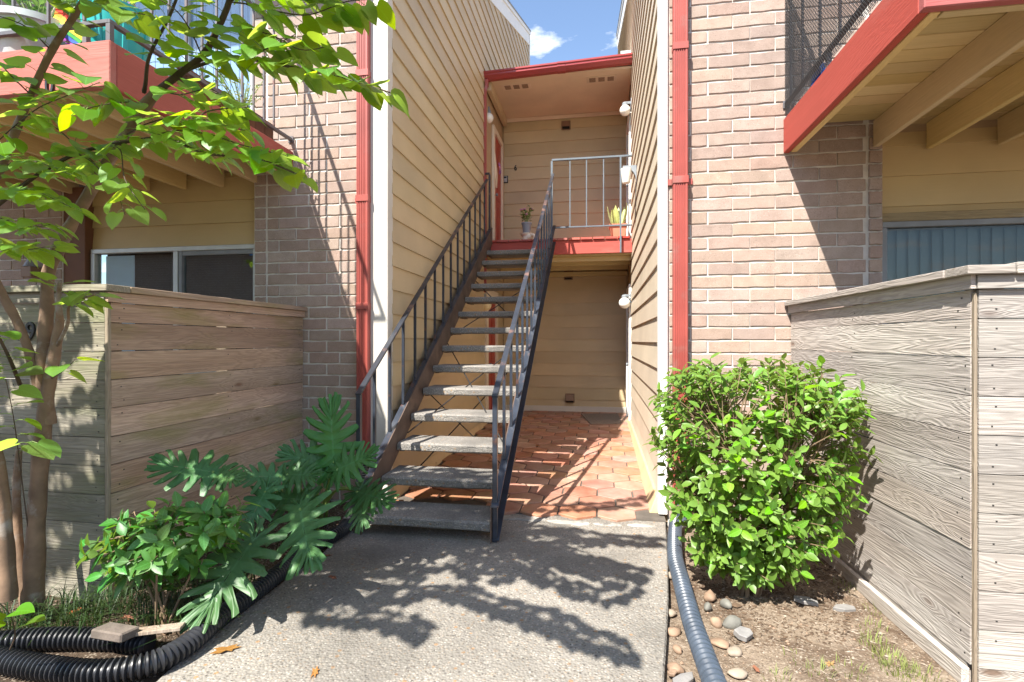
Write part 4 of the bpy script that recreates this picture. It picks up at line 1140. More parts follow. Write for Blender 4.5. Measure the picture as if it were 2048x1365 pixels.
# cream cylinder sconce on its bracket
sp = at_x(1276, 345, XR)
T = thing('wall_lamp', (XR, sp.y, sp.z), 'cream cylinder lamp hanging from a grey curved bracket on the right siding', 'lamp')
b = MB(); arc = [(XR - 0.022, sp.z + 0.10), (XR - 0.022, sp.z - 0.14)]
pts = [(XR - 0.022, sp.z + 0.085), (XR - 0.022, sp.z - 0.15)] + [(XR - 0.022 - 0.13 * (1 - math.cos(a)), sp.z - 0.15 + 0.20 * math.sin(a)) for a in [R(15 * k) for k in range(1, 7)]] + [(XR - 0.20, sp.z + 0.05), (XR - 0.20, sp.z + 0.085)]
b.prism([(x, sp.y - 0.03, z) for x, z in pts], (0, 0.06, 0)); b.build('bracket', M['lamp_metal'], T)
MB().lathe((XR - 0.155, sp.y, sp.z - 0.14), [(0.0, 0.0), (0.05, 0.0), (0.055, 0.01), (0.072, 0.17), (0.075, 0.188), (0.0, 0.19)], 18).build('shade', M['globe'], T, smooth=True)
MB().tube([(XR - 0.03, sp.y, sp.z - 0.13), (XR - 0.032, sp.y - 0.02, sp.z - 0.35), (XR - 0.028, sp.y + 0.03, sp.z - 0.62)], 0.004, 6).build('cord', M['black'], T)

def text_mesh(txt, size, depth):
    cu = bpy.data.curves.new('digit', 'FONT'); cu.body = txt; cu.size = size; cu.extrude = depth
    cu.align_x = 'CENTER'; cu.align_y = 'CENTER'; cu.bevel_depth = 0.0015
    o = bpy.data.objects.new('digit', cu); COL.objects.link(o)
    bpy.context.view_layer.update()
    me = bpy.data.meshes.new_from_object(o.evaluated_get(bpy.context.evaluated_depsgraph_get()))
    bpy.data.objects.remove(o); me.name = 'house_number'
    return me
def digit(txt, p, size, label, sx=0.8):
    me = text_mesh(txt, size, 0.004); me.materials.clear(); me.materials.append(M['black'])
    o = link('house_number', me, None, Matrix.Translation(p) @ Matrix.Rotation(R(90), 4, 'X') @ Matrix.Diagonal((sx, 1, 1, 1)))
    return tag(o, label, 'number')
p = at_y(61, 666, FLY - 0.006); digit('9', p, 0.15, 'black house number nine on the front of the left fence', 0.9)
p = at_y(40, 666, FLY - 0.006); digit('1', p, 0.15, 'black house number one half hidden by a branch on the left fence', 0.9)
p = at_y(99, 172, 2.58 - 0.006); digit('0', p, 0.17, 'black zero on the red front beam of the left balcony', 0.75)
p = at_y(74, 172, 2.58 - 0.006); digit('1', p, 0.17, 'black digit behind a branch on the red front beam of the left balcony', 0.75)
p = at_y(1031, 337, YB - 0.03); digit('6', p, 0.14, 'small black number six on the upper back wall', 0.8)
p = at_y(1011, 360, YB - 0.022)
T = thing('lockbox', (p.x, YB, p.z), 'grey key lockbox on the upper back wall beside the red door', 'lockbox')
MB().box(p.x - 0.05, p.x + 0.05, YB - 0.03, YB - 0.023, p.z - 0.07, p.z + 0.07).build('back_plate', M['black'], T, bevel=0.003)
MB().box(p.x - 0.037, p.x + 0.037, YB - 0.055, YB - 0.031, p.z - 0.058, p.z + 0.058).build('cover', M['lockbox'], T, bevel=0.008)
MB().box(p.x - 0.026, p.x + 0.026, YB - 0.058, YB - 0.0555, p.z + 0.015, p.z + 0.045).build('dial', M['black'], T, bevel=0.002)

# door hanger with flowers
hx, hy, hz = XL + 0.025, 9.02, 4.42
T = thing('door_hanger', (hx, hy, hz), 'cream pennant with purple flowers hanging on the upper red door', 'decoration')
b = MB(); b.prism([(hx, hy - 0.10, hz + 0.26), (hx, hy + 0.12, hz - 0.02), (hx, hy + 0.08, hz - 0.30), (hx, hy - 0.06, hz - 0.16)], (0.03, 0.0, 0)); b.build('pennant', M['cloth'], T, bevel=0.003)
for i in range(9):
    c = Vector((hx + 0.06 + rnd.uniform(-.02, .03), hy + 0.12 + rnd.uniform(-.07, .07), hz + 0.05 + rnd.uniform(-.08, .08)))
    b = MB()
    for k in range(5):
        a = 2 * math.pi * k / 5 + rnd.random()
        b.lathe(c + Vector((0, 0.022 * math.cos(a), 0.022 * math.sin(a))), [(0.0, -0.008), (0.014, -0.004), (0.016, 0.004), (0.0, 0.01)], 6, axis='x')
    b.build('flower', M['purple'] if i % 3 else M['pink'], T, smooth=True)

# doormat
dm = [at_z(1161, 829, .1), at_z(1181, 849, .09), at_z(1244, 848.5, .09), at_z(1236, 829, .1)]
b = MB(); b.prism([(p.x, p.y, floor_z(p.y) + 0.0065) for p in dm], (0, 0, 0.012))
tag(b.build('doormat', M['mat'], bevel=0.003), 'grey brown doormat on the tiles at the back right', 'doormat')

# ------------------------------------------------------------------ leaf tools
def leaf_outline(kind, n=6):
    """half widths along the leaf, t in 0..1 with (y, w)"""
    if kind == 'heart':
        return [(-0.09, 0.15), (-0.14, 0.30), (-0.08, 0.44), (0.10, 0.535), (0.30, 0.53), (0.52, 0.44), (0.72, 0.30), (0.88, 0.13), (1.0, 0.0)]
    if kind == 'oval':
        return [(0.0, 0.02), (0.18, 0.17), (0.42, 0.25), (0.68, 0.2), (0.88, 0.09), (1.0, 0.0)]
    return [(0.0, 0.02), (0.3, 0.12), (0.6, 0.13), (0.85, 0.07), (1.0, 0.0)]
def leaf_geo(kind, seed, fold=0.25, droop=0.25):
    rr = random.Random(seed)
    pr = leaf_outline(kind)
    fold *= rr.uniform(0.3, 1.4); droop *= rr.uniform(0.0, 1.5); tw = rr.uniform(-.12, .12)
    vs = []; fs = []
    n = len(pr)
    def zed(y, w): return -droop * y * y + abs(w) * fold + w * tw + rr.uniform(-.012, .012)
    for (y, w) in pr:
        ym = 0.0 if (kind == 'heart' and y < 0) else y
        j = rr.uniform(0.93, 1.07)
        vs += [(-w * j, y, zed(y, -w)), (0, ym, zed(ym, 0) - 0.01), (w * j, y, zed(y, w))]
    for i in range(n - 1):
        a, b_ = i * 3, (i + 1) * 3
        fs += [(a, a + 1, b_ + 1, b_), (a + 1, a + 2, b_ + 2, b_ + 1)]
    if kind == 'heart':
        pass
    return vs, fs
def leaf_meshes(kind, mat, count, fold=0.25, droop=0.25, seed0=0):
    out = []
    for i in range(count):
        v, f = leaf_geo(kind, seed0 + i, fold, droop)
        me = MB().add(v, f).mesh('leaf', mat, True); out.append(me)
    return out
def frame(pos, tip, nrm, size):
    y = Vector(tip).normalized(); z = Vector(nrm); z = (z - y * z.dot(y))
    if z.length < 1e-3: z = Vector((0.1, 0, 1)) - y * y.z
    z.normalize(); x = y.cross(z)
    return Matrix(((x.x * size, y.x * size, z.x * size, pos[0]), (x.y * size, y.y * size, z.y * size, pos[1]), (x.z * size, y.z * size, z.z * size, pos[2]), (0, 0, 0, 1)))
CAMP = Vector((0, 0, CAM_H))
def to_px(p):
    x = p.x * CY + p.y * SY; z = -p.x * SY + p.y * CY
    return (1024 + FPX * x / max(z, 1e-3), 683 - FPX * (p.z - CAM_H) / max(z, 1e-3), z)
def in_frame(p, m=60):
    px, py, z = to_px(p)
    return z > 0.2 and -m < px < 2048 + m and -m < py < 1365 + m
def place_leaves(mats_list, meshes, crown_name, parent, mat, limit=300):
    """mats_list: world matrices. The LIMIT that show largest become leaves of their own, the rest one mesh."""
    def score(m):
        p = m.to_translation()
        return -(m.to_scale().x / max(0.2, to_px(p)[2])) if in_frame(p) else 1
    order = sorted(mats_list, key=score)
    own = [m for m in order[:limit] if score(m) < 0]
    rest = order[len(own):]
    rr = random.Random(len(order))
    b = MB()
    for m in rest:
        me = rr.choice(meshes)
        vs = [m @ v.co for v in me.vertices]
        b.add(vs, [tuple(p.vertices) for p in me.polygons])
    if not rest:      # a few small inner leaves keep the crown a mesh
        m = order[-1]; me = meshes[0]; b.add([m @ v.co for v in me.vertices], [tuple(p.vertices) for p in me.polygons])
    crown = link(crown_name, b.mesh(crown_name, mat, True), parent)
    if len(rest) > 1: tag(crown, kind='stuff')
    for m in own:
        link('leaf', rr.choice(meshes), crown, m)
    return crown

def smooth_path(pts, sub=4):
    pts = [Vector(p) for p in pts]; out = []
    for i in range(len(pts) - 1):
        p0, p1, p2, p3 = pts[max(i - 1, 0)], pts[i], pts[i + 1], pts[min(i + 2, len(pts) - 1)]
        for k in range(sub):
            t = k / sub
            out.append(0.5 * ((2 * p1) + (-p0 + p2) * t + (2 * p0 - 5 * p1 + 4 * p2 - p3) * t * t + (-p0 + 3 * p1 - 3 * p2 + p3) * t ** 3))
    out.append(pts[-1])
    return out

# ------------------------------------------------------------------ redbud tree at the left
TR = thing('redbud_tree', at_z(66, 1230, -0.02), 'slender multi stemmed tree with heart shaped leaves before the left fence', 'tree')
tree_leaves = []
tl_rnd = random.Random(21)
def branch(pix, r0, r1, name='branch', mat='twig', jitter=0.0):
    pts = [at_d(*p) if len(p) == 3 and not isinstance(p, Vector) else Vector(p) for p in pix]
    sp_ = smooth_path(pts, 5); n = len(sp_)
    rad = [r0 + (r1 - r0) * (i / (n - 1)) for i in range(n)]
    if mat == 'bark':
        rad = [r * (1 + 0.06 * math.sin(i * 1.7) + 0.05 * math.sin(i * 0.6)) for i, r in enumerate(rad)]
    MB().tube(sp_, rad, 10 if r0 > 0.012 else 6).build(name, M[mat], TR, smooth=True)
    return sp_
def leafy(path, t0, spacing, size=(0.075, 0.105), spread=0.05, both=True, droop=0.35, sd=0):
    spacing *= 0.98
    """leaves hang on short petioles alternately left and right of a twig"""
    rr = tl_rnd; acc = 0; side = 1; petioles = MB(); npet = 0
    total = sum((path[i + 1] - path[i]).length for i in range(len(path) - 1)); run_ = 0
    for i in range(len(path) - 1):
        seg = path[i + 1] - path[i]; ln = seg.length; d = seg.normalized(); s_ = 0
        while acc + (ln - s_) >= spacing:
            s_ += spacing - acc; acc = 0
            tt = (run_ + s_) / total
            if tt < t0: continue
            p = path[i] + d * s_
            lat = d.cross(Vector((0, 0, 1)))
            if lat.length < 0.2: lat = Vector((rr.uniform(-1, 1), rr.uniform(-1, 1), 0))
            lat.normalize(); side = -side
            out = (lat * side * rr.uniform(0.5, 1.1) + d * rr.uniform(0.2, 0.9) + Vector((0, 0, rr.uniform(-.25, .25)))).normalized()
            q = p + out * rr.uniform(0.02, spread)
            tip = (out + Vector((rr.uniform(-.3, .3), rr.uniform(-.3, .3), -rr.uniform(0.05, 2.0 * droop)))).normalized()
            nrm = Vector((rr.uniform(-.5, .5), rr.uniform(-.5, .3), 1.0))
            tree_leaves.append(frame(q + tip * 0.008, tip, nrm, rr.uniform(*size) * 0.88))
            petioles.tube([p, (p + q) / 2 + Vector((0, 0, .004)), q + tip * 0.008], 0.0013, 4, cap=False); npet += 1
        acc += ln - s_; run_ += ln
    if npet: tag(petioles.build('petioles', M['petiole'], TR), kind='stuff')
# trunks
trunk = branch([(66, 1236, 2.71), (70, 1100, 2.70), (78, 960, 2.69), (90, 830, 2.68), (100, 760, 2.67), (112, 690, 2.66), (120, 640, 2.65)], 0.047, 0.020, 'trunk', 'bark')
branch([(98, 850, 2.69), (86, 760, 2.68), (88, 690, 2.67), (94, 620, 2.66), (97, 545, 2.63), (128, 478, 2.58), (160, 420, 2.52), (205, 342, 2.44), (250, 272, 2.36), (292, 210, 2.27), (318, 181, 2.22)], 0.032, 0.021, 'trunk', 'bark')
branch([(58, 1240, 2.68), (40, 1120, 2.70), (33, 1000, 2.72), (38, 900, 2.74)], 0.03, 0.014, 'trunk', 'bark')
branch([(18, 1200, 2.60), (12, 1090, 2.60), (4, 980, 2.58), (-20, 860, 2.5)], 0.035, 0.026, 'trunk', 'bark')
b1 = branch([(318, 181, 2.22), (360, 148, 2.14), (404, 113, 2.07), (430, 70, 2.02), (458, 5, 1.96), (480, -90, 1.9), (520, -200, 1.82), (570, -330, 1.75)], 0.015, 0.007)
b4 = branch([(82, 800, 2.68), (60, 710, 2.66), (32, 640, 2.62), (2, 585, 2.58), (-45, 480, 2.5), (-30, 400, 2.46), (0, 342, 2.42), (38, 246, 2.34), (62, 191, 2.28), (103, 103, 2.2), (164, 7, 2.1), (215, -100, 2.0), (260, -260, 1.9)], 0.022, 0.010, 'branch', 'bark')
b3 = branch([(-40, 440, 2.5), (44, 373, 2.44), (100, 335, 2.4), (154, 308, 2.35), (205, 294, 2.3), (291, 279, 2.2), (342, 280, 2.15), (410, 308, 2.06), (513, 318, 1.96), (600, 352, 1.88)], 0.011, 0.003)
b2 = branch([(372, 142, 2.12), (430, 122, 2.03), (479, 118, 1.95), (547, 128, 1.88), (620, 143, 1.81), (698, 160, 1.74), (780, 186, 1.68)], 0.007, 0.0025)
b6 = branch([(288, 185, 2.24), (291, 168, 2.2), (300, 110, 2.12), (345, 20, 2.04), (372, -70, 1.98)], 0.009, 0.004)
b7 = branch([(120, 645, 2.65), (117, 600, 2.6), (120, 565, 2.55)], 0.016, 0.009, 'branch', 'bark')
b8 = branch([(110, 700, 2.66), (135, 650, 2.6), (140, 610, 2.52), (190, 590, 2.42)], 0.009, 0.004, 'branch', 'bark')
b9 = branch([(376, 274, 2.12), (392, 248, 2.06), (410, 226, 2.0), (450, 218, 1.95), (500, 215, 1.9)], 0.004, 0.002)
b10 = branch([(40, 770, 2.66), (20, 720, 2.5), (-10, 660, 2.4)], 0.01, 0.005)
leafy(b1, 0.05, 0.035)
leafy(b2, 0.10, 0.020, (0.075, 0.10), 0.05)
leafy(b3, 0.12, 0.026, (0.065, 0.095), 0.06)
leafy(b4, 0.55, 0.035, (0.075, 0.11), 0.06)
leafy(b6, 0.25, 0.03)
leafy(b9, 0.2, 0.03, (0.07, 0.095))
leafy(b8, 0.55, 0.03, (0.08, 0.11), 0.05)
leafy(b7, 0.5, 0.022, (0.08, 0.11), 0.07)
leafy(b10, 0.2, 0.03, (0.08, 0.11), 0.06)
def twig_px(pts, sp_=0.03, size=(0.07, 0.1), t0=0.1, r=0.003, droop=0.35):
    p = branch(pts, r, r * 0.5); leafy(p, t0, sp_, size, 0.055, droop=droop)
# side twigs that fill the crown in view
twig_px([(38, 246, 2.34), (80, 215, 2.2), (140, 190, 2.1), (200, 165, 2.02)])
twig_px([(62, 191, 2.28), (30, 160, 2.2), (0, 130, 2.12), (-40, 100, 2.05)])
twig_px([(250, 272, 2.36), (290, 250, 2.2), (350, 235, 2.1), (420, 245, 2.0), (490, 262, 1.92)])
twig_px([(205, 342, 2.44), (160, 300, 2.3), (110, 255, 2.2), (60, 230, 2.1)])
twig_px([(292, 210, 2.27), (250, 205, 2.15), (200, 212, 2.05), (150, 225, 1.98)])
twig_px([(318, 181, 2.22), (360, 190, 2.1), (410, 180, 2.02), (450, 195, 1.95)], 0.035)
twig_px([(404, 113, 2.07), (380, 60, 1.98), (350, 20, 1.9), (300, -10, 1.85)], 0.032)
twig_px([(458, 5, 1.96), (500, 10, 1.88), (560, 25, 1.82), (620, 30, 1.78), (690, 5, 1.72), (735, 0, 1.68)], 0.024)
twig_px([(430, 70, 2.02), (480, 60, 1.92), (540, 70, 1.85), (600, 100, 1.78), (650, 95, 1.74)], 0.024)
twig_px([(479, 118, 1.95), (530, 100, 1.86), (590, 70, 1.8)], 0.03)
twig_px([(458, 5, 1.96), (520, -20, 1.88), (600, -10, 1.8), (680, 0, 1.72)], 0.025)
twig_px([(103, 103, 2.2), (60, 60, 2.1), (20, 40, 2.0), (-20, 30, 1.95)], 0.035)
twig_px([(164, 7, 2.1), (230, 20, 1.98), (290, 30, 1.9)], 0.04)
twig_px([(-30, 400, 2.46), (10, 385, 2.36), (60, 380, 2.28), (110, 400, 2.2), (150, 420, 2.15)], 0.024)
twig_px([(-30, 430, 2.44), (10, 440, 2.36), (60, 455, 2.28), (100, 450, 2.22)], 0.026)
twig_px([(-45, 480, 2.5), (0, 490, 2.4), (50, 500, 2.3), (90, 495, 2.22)], 0.026)
twig_px([(0, 342, 2.42), (40, 320, 2.3), (90, 330, 2.2), (140, 350, 2.12)], 0.024)
twig_px([(38, 246, 2.34), (10, 270, 2.25), (-20, 300, 2.2)], 0.026)
twig_px([(154, 308, 2.35), (190, 330, 2.25), (230, 380, 2.15), (250, 430, 2.08)], 0.045)
twig_px([(205, 294, 2.3), (240, 300, 2.2), (250, 360, 2.1), (290, 420, 2.0)], 0.06)
twig_px([(291, 279, 2.2), (350, 262, 2.1), (420, 270, 2.02), (480, 290, 1.95), (560, 310, 1.88)], 0.028)
twig_px([(60, 1090, 2.68), (36, 900, 2.6), (26, 830, 2.5), (12, 760, 2.4)], 0.05, (0.09, 0.12), 0.5)
twig_px([(36, 900, 2.6), (52, 890, 2.3), (58, 885, 2.1)], 0.09, (0.12, 0.13), 0.7)
twig_px([(100, 760, 2.67), (130, 740, 2.55), (150, 720, 2.5)], 0.06, (0.09, 0.11), 0.5)
twig_px([(20, 1300, 2.1), (30, 1270, 2.05), (20, 1230, 2.0), (-10, 1200, 1.95)], 0.05, (0.08, 0.1), 0.3)
# the part of the crown above the frame, which shades the path: limbs run over the garden bed
def over(gpx, gpy, hgt):        # point of the crown whose sun shadow falls at that spot of the path
    g = at_z(gpx, gpy, 0.0)
    return Vector((g.x + L.x / L.z * hgt, g.y + L.y / L.z * hgt, hgt))
def limb(pts, sp_, size=(0.095, 0.135), r=0.006, t0=0.0):
    vs = [over(*p) for p in pts]; sp2 = smooth_path(vs, 4); n = len(sp2)
    MB().tube(sp2, [r * (1 - 0.6 * i / (n - 1)) for i in range(n)], 6).build('branch', M['twig'], TR, smooth=True)
    leafy(sp2, t0, sp_ * 1.15, size, 0.06, droop=0.2)
    hub = at_d(480, -250, 1.9) + Vector((0, 0, 0.15))
    MB().tube(smooth_path([hub, hub.lerp(vs[0], 0.5) + Vector((0, 0, 0.06)), vs[0]], 4), 0.006, 5).build('branch', M['twig'], TR, smooth=True)
limb([(500, 1180, 3.0), (640, 1175, 3.0), (760, 1190, 2.95), (900, 1185, 2.9), (1010, 1215, 2.85), (1110, 1245, 2.8), (1200, 1285, 2.75), (1245, 1300, 2.7)], 0.016)
limb([(620, 1120, 3.1), (760, 1110, 3.05), (880, 1085, 3.0), (1000, 1085, 2.95), (1120, 1110, 2.9), (1230, 1135, 2.85), (1290, 1150, 2.8)], 0.015)
limb([(640, 1080, 3.4), (800, 1060, 3.4), (950, 1050, 3.4), (1080, 1060, 3.4), (1200, 1075, 3.35), (1310, 1085, 3.3)], 0.017)
limb([(560, 1140, 3.1), (660, 1150, 3.1), (760, 1140, 3.05), (850, 1150, 3.0)], 0.016)
limb([(600, 1220, 2.95), (700, 1230, 2.9), (800, 1245, 2.85), (850, 1262, 2.8)], 0.022)
limb([(700, 1040, 3.9), (850, 1025, 3.9), (1000, 1018, 3.9), (1150, 1020, 3.9), (1300, 1005, 3.9)], 0.026)
limb([(480, 1230, 2.9), (560, 1205, 2.95), (640, 1200, 2.95)], 0.018)
limb([(400, 1150, 3.0), (500, 1130, 3.05), (620, 1090, 3.1), (740, 1075, 3.1)], 0.016)
limb([(520, 1060, 3.2), (620, 1040, 3.2), (730, 1000, 3.3)], 0.02)
limb([(1040, 1130, 2.8), (1120, 1165, 2.75), (1200, 1190, 2.7), (1260, 1180, 2.7)], 0.022)
limb([(900, 1120, 2.9), (960, 1150, 2.9), (1020, 1150, 2.85)], 0.022)
# limbs high over the foot of the stairs
def limb_at(pts, h, sp_, size=(0.095, 0.135)):
    vs = [Vector((x + L.x / L.z * h, y + L.y / L.z * h, h)) for x, y in pts]; sp2 = smooth_path(vs, 4)
    MB().tube(sp2, 0.004, 6).build('branch', M['twig'], TR, smooth=True)
    leafy(sp2, 0.0, sp_, size, 0.07, droop=0.2)
    hub = at_d(480, -250, 1.9) + Vector((0, 0, 0.15))
    MB().tube(smooth_path([hub, hub.lerp(vs[0], 0.5) + Vector((0, 0, 0.06)), vs[0]], 4), 0.006, 5).build('branch', M['twig'], TR, smooth=True)
limb_at([(-1.75, 3.85), (-1.4, 3.9), (-1.05, 3.95), (-0.7, 3.9)], 3.8, 0.013)
limb_at([(-1.65, 4.1), (-1.3, 4.12), (-0.95, 4.2), (-0.6, 4.15)], 3.9, 0.014)
limb_at([(-1.6, 4.35), (-1.2, 4.4), (-0.9, 4.38)], 4.0, 0.017)
limb_at([(-1.9, 3.6), (-1.5, 3.7), (-1.2, 3.65), (-0.85, 3.72)], 3.7, 0.014)
# limbs on the far left of the crown, outside the picture, that dapple the front of the fence
for k in range(20):
    fx = -2.65 - 0.11 * k; z1 = tl_rnd.uniform(0.3, 1.7); hh = tl_rnd.uniform(2.7, 3.3)
    def up(x, z, h): return Vector((x + L.x / L.z * (h - z), FLY + L.y / L.z * (h - z), h))
    pts_ = [up(fx + 0.25, z1 + 0.25, hh), up(fx, z1, hh + 0.05), up(fx - 0.3, z1 - 0.1, hh), up(fx - 0.55, z1 - 0.35, hh - 0.1)]
    sp2 = smooth_path(pts_, 4)
    MB().tube(sp2, 0.004, 6).build('branch', M['twig'], TR, smooth=True)
    leafy(sp2, 0.0, 0.022, (0.08, 0.105), 0.06, droop=0.2)
m1 = over(700, 1180, 2.96); m2 = at_d(570, -330, 1.75)
MB().tube(smooth_path([m2, (m1 + m2) / 2 + Vector((0, 0, 0.1)), m1], 5), 0.008, 6).build('branch', M['twig'], TR, smooth=True)
heart = leaf_meshes('heart', M['leaf_tree'], 10, 0.14, 0.22, 100)
place_leaves(tree_leaves, heart, 'crown', TR, M['leaf_tree'], 300)

# ------------------------------------------------------------------ shrubs
def shrub(name, label, base, centre, rad, n_tips, leaves_per, size, mat, seed, shape, stems, limit=300):
    rr = random.Random(seed)
    S = thing(name, base, label, 'shrub')
    tips = []; tries = 0
    while len(tips) < n_tips and tries < 40000:
        tries += 1
        u = Vector((rr.uniform(-1, 1), rr.uniform(-1, 1), rr.uniform(-1, 1)))
        q = shape(u)
        if q is None: continue
        tips.append((centre + Vector((q.x * rad[0], q.y * rad[1], q.z * rad[2])), q))
    mats_ = []
    # main stems
    forks = []
    for k in range(stems):
        a = 2 * math.pi * k / stems + rr.uniform(-.4, .4)
        top = centre + Vector((rad[0] * 0.55 * math.cos(a), rad[1] * 0.55 * math.sin(a), rad[2] * rr.uniform(-0.3, 0.4)))
        b0 = Vector(base) + Vector((rr.uniform(-.05, .05), rr.uniform(-.05, .05), -0.03))
        mid = b0.lerp(top, 0.5) + Vector((rr.uniform(-.05, .05), rr.uniform(-.05, .05), 0.03))
        sp_ = smooth_path([b0, mid, top], 5)
        n = len(sp_)
        MB().tube(sp_, [(0.013 if rad[2] > 0.4 else 0.007) * (1 - 0.6 * i / (n - 1)) for i in range(n)], 6).build('stem', M['stem'], S, smooth=True)
        forks += sp_[3:]
    tw = MB()
    for p, q in tips:
        f = min(forks, key=lambda w: (w - p).length + (0.35 if w.z > p.z else 0))
        d = (p - f)
        tw.tube([f, f.lerp(p, 0.5) + Vector((rr.uniform(-.03, .03), rr.uniform(-.03, .03), 0.02)), p], [0.004, 0.003, 0.002], 4, cap=False)
        outd = (d.normalized() * 0.6 + Vector((q.x, q.y, max(q.z, -0.2) + 0.35)).normalized()).normalized()
        nl = rr.randint(*leaves_per)
        for k in range(nl):
            a = 2.4 * k + rr.uniform(-.4, .4)
            x_ = outd.orthogonal().normalized(); y_ = outd.cross(x_)
            rad_d = x_ * math.cos(a) + y_ * math.sin(a)
            back = 0.018 * (nl - 1 - k) + rr.uniform(0, .01)
            pos = p - outd * back
            tip = (rad_d * rr.uniform(0.7, 1.1) + outd * rr.uniform(0.3, 1.0) + Vector((0, 0, rr.uniform(-.3, .15)))).normalized()
            nrm = (outd * 1.0 - rad_d * 0.5 + Vector((rr.uniform(-.3, .3), rr.uniform(-.3, .3), 0.4 + rr.uniform(-.2, .3))))
            mats_.append(frame(pos, tip, nrm, rr.uniform(*size)))
    tag(tw.build('twigs', M['stem'], S), kind='stuff')
    ms = leaf_meshes('oval', mat, 8, 0.35, 0.2, seed * 50)
    place_leaves(mats_, ms, 'crown', S, mat, limit)
    return S
def box_shape(u):
    # trimmed box with rounded edges, narrower to the foot, hollow inside
    r = (abs(u.x) ** 3.2 + abs(u.y) ** 3.2 + abs(u.z) ** 4) ** (1 / 3.4)
    if r > 1 or (r < 0.62 and mnoise.noise(u * 2.0) < 0.25): return None
    t = (u.z + 1) / 2
    if mnoise.noise(Vector((u.x * 2.6, u.y * 2.6, u.z * 2.6 + 5))) < -0.34 and t < 0.8: return None
    k = 0.62 + 0.38 * min(1, t * 1.5)
    return Vector((u.x * k, u.y * k, u.z))
bush_c = at_d(1507, 960, 3.02)
shrub('leafy_bush', 'bright green trimmed bush in front of the grey fence at the right', Vector((bush_c.x - 0.02, bush_c.y + 0.02, -0.03)), Vector((bush_c.x, bush_c.y, 0.70)), (0.60, 0.44, 0.63), 860, (5, 8), (0.05, 0.08), M['leaf_bush'], 5, box_shape, 9)
def low_shape(u):
    r = u.length
    if r > 1 or (r < 0.55 and u.z > -0.2): return None
    # leans: rises to the right, trails to the left
    return Vector((u.x, u.y, u.z * 0.9 + 0.55 * u.x))
low_c = at_d(335, 1085, 2.62)
shrub('low_shrub', 'low dark green glossy shrub spreading before the brown fence corner', Vector((low_c.x, low_c.y, 0.0)), low_c + Vector((0, 0, 0.02)), (0.48, 0.22, 0.21), 105, (5, 8), (0.06, 0.10), M['leaf_low'], 9, low_shape, 6, 300)

# ------------------------------------------------------------------ split leaf philodendron
def lobed_leaf(seed):
    """one broad leaf cut by deep narrow gaps into wavy fingers that sweep towards the tip"""
    rr = random.Random(seed); b = MB()
    nl = 9                                  # fingers on each side, plus the end one
    edges = []                              # gap angles from the tip, in degrees
    a = 9.0
    for k in range(nl):
        edges.append(a); a += (15 + 6.5 * k / nl) * rr.uniform(0.9, 1.1)
    a_end = 172.0
    gaps = [e for e in edges if e < 160] ; gaps = [-g for g in reversed(gaps)] + gaps
    def env(t):                             # outline without gaps
        t = abs(t)
        pts = [(0, 0.36), (25, 0.40), (60, 0.47), (95, 0.48), (130, 0.45), (155, 0.38), (172, 0.18)]
        for (p0, r0), (p1, r1) in zip(pts, pts[1:]):
            if t <= p1: return r0 + (r1 - r0) * (t - p0) / (p1 - p0)
        return 0.1
    angs = []
    allb = [-a_end] + gaps + [a_end]
    for g0, g1 in zip(allb, allb[1:]):
        for q in (0.0, 0.10, 0.24, 0.38, 0.5, 0.62, 0.76, 0.90): angs.append((g0 + (g1 - g0) * q, q, g0, g1))
    angs.append((a_end, 0.0, allb[-2], a_end))
    rings = [0.0, 0.30, 0.55, 0.8, 1.0]
    C0 = Vector((0, 0.18, 0)); vs = []; fs = []
    n = len(angs)
    ln = {}
    for (t, q, g0, g1) in angs:
        mid = (g0 + g1) / 2
        if g0 not in ln: ln[g0] = rr.uniform(0.88, 1.06)
        sinus = abs(q - 0.5) * 2            # 0 in the middle of a finger, 1 in a gap
        r = env(mid) * ln[g0] * (1.0 if sinus < 0.3 else (0.97 if sinus < 0.6 else (0.86 if sinus < 0.95 else 0.24 + 0.08 * rr.random())))
        for k, f in enumerate(rings):
            d = r * f
            # pull the flanks of a finger together so that the gaps stay open
            tt = t + (mid - t) * (0.30 * f if 0.5 < sinus < 0.95 else 0) + 5.0 * math.sin(9 * f + seed + mid) * f * (0.5 < sinus < 0.95)
            tt -= math.copysign(14 * f * f * math.sin(math.radians(min(160, abs(mid)))), mid)
            aa = math.radians(tt)
            z = 0.10 * d - 0.42 * d * d + (0.022 * f * (1 - sinus) - 0.012 * f) + 0.008 * math.sin(9 * f + t * 0.2)
            sy_ = math.cos(math.radians(min(150, abs(mid) if sinus < 0.95 else abs(t))))
            base = C0 + Vector((0, 0.10 + 0.42 * sy_, -0.10 * (0.5 + 0.5 * sy_) ** 2))
            vs.append(base + Vector((math.sin(aa) * d, math.cos(aa) * d, z)))
    m = len(rings)
    for i in range(n - 1):
        for k in range(m - 1):
            fs.append((i * m + k, i * m + k + 1, (i + 1) * m + k + 1, (i + 1) * m + k))
    b.add(vs, fs)
    me = b.mesh('leaf', M['leaf_phil'], True)
    bm = bmesh.new(); bm.from_mesh(me); bmesh.ops.remove_doubles(bm, verts=bm.verts[:], dist=0.0005); bm.to_mesh(me); bm.free()
    return me
ph_m = [lobed_leaf(i) for i in range(4)]
ph_base = at_z(655, 1040, 0.02); ph_base = Vector((-2.18, 3.85, -0.02))
PH = thing('split_leaf_plant', ph_base, 'large split leaf philodendron beside the foot of the stairs', 'plant')
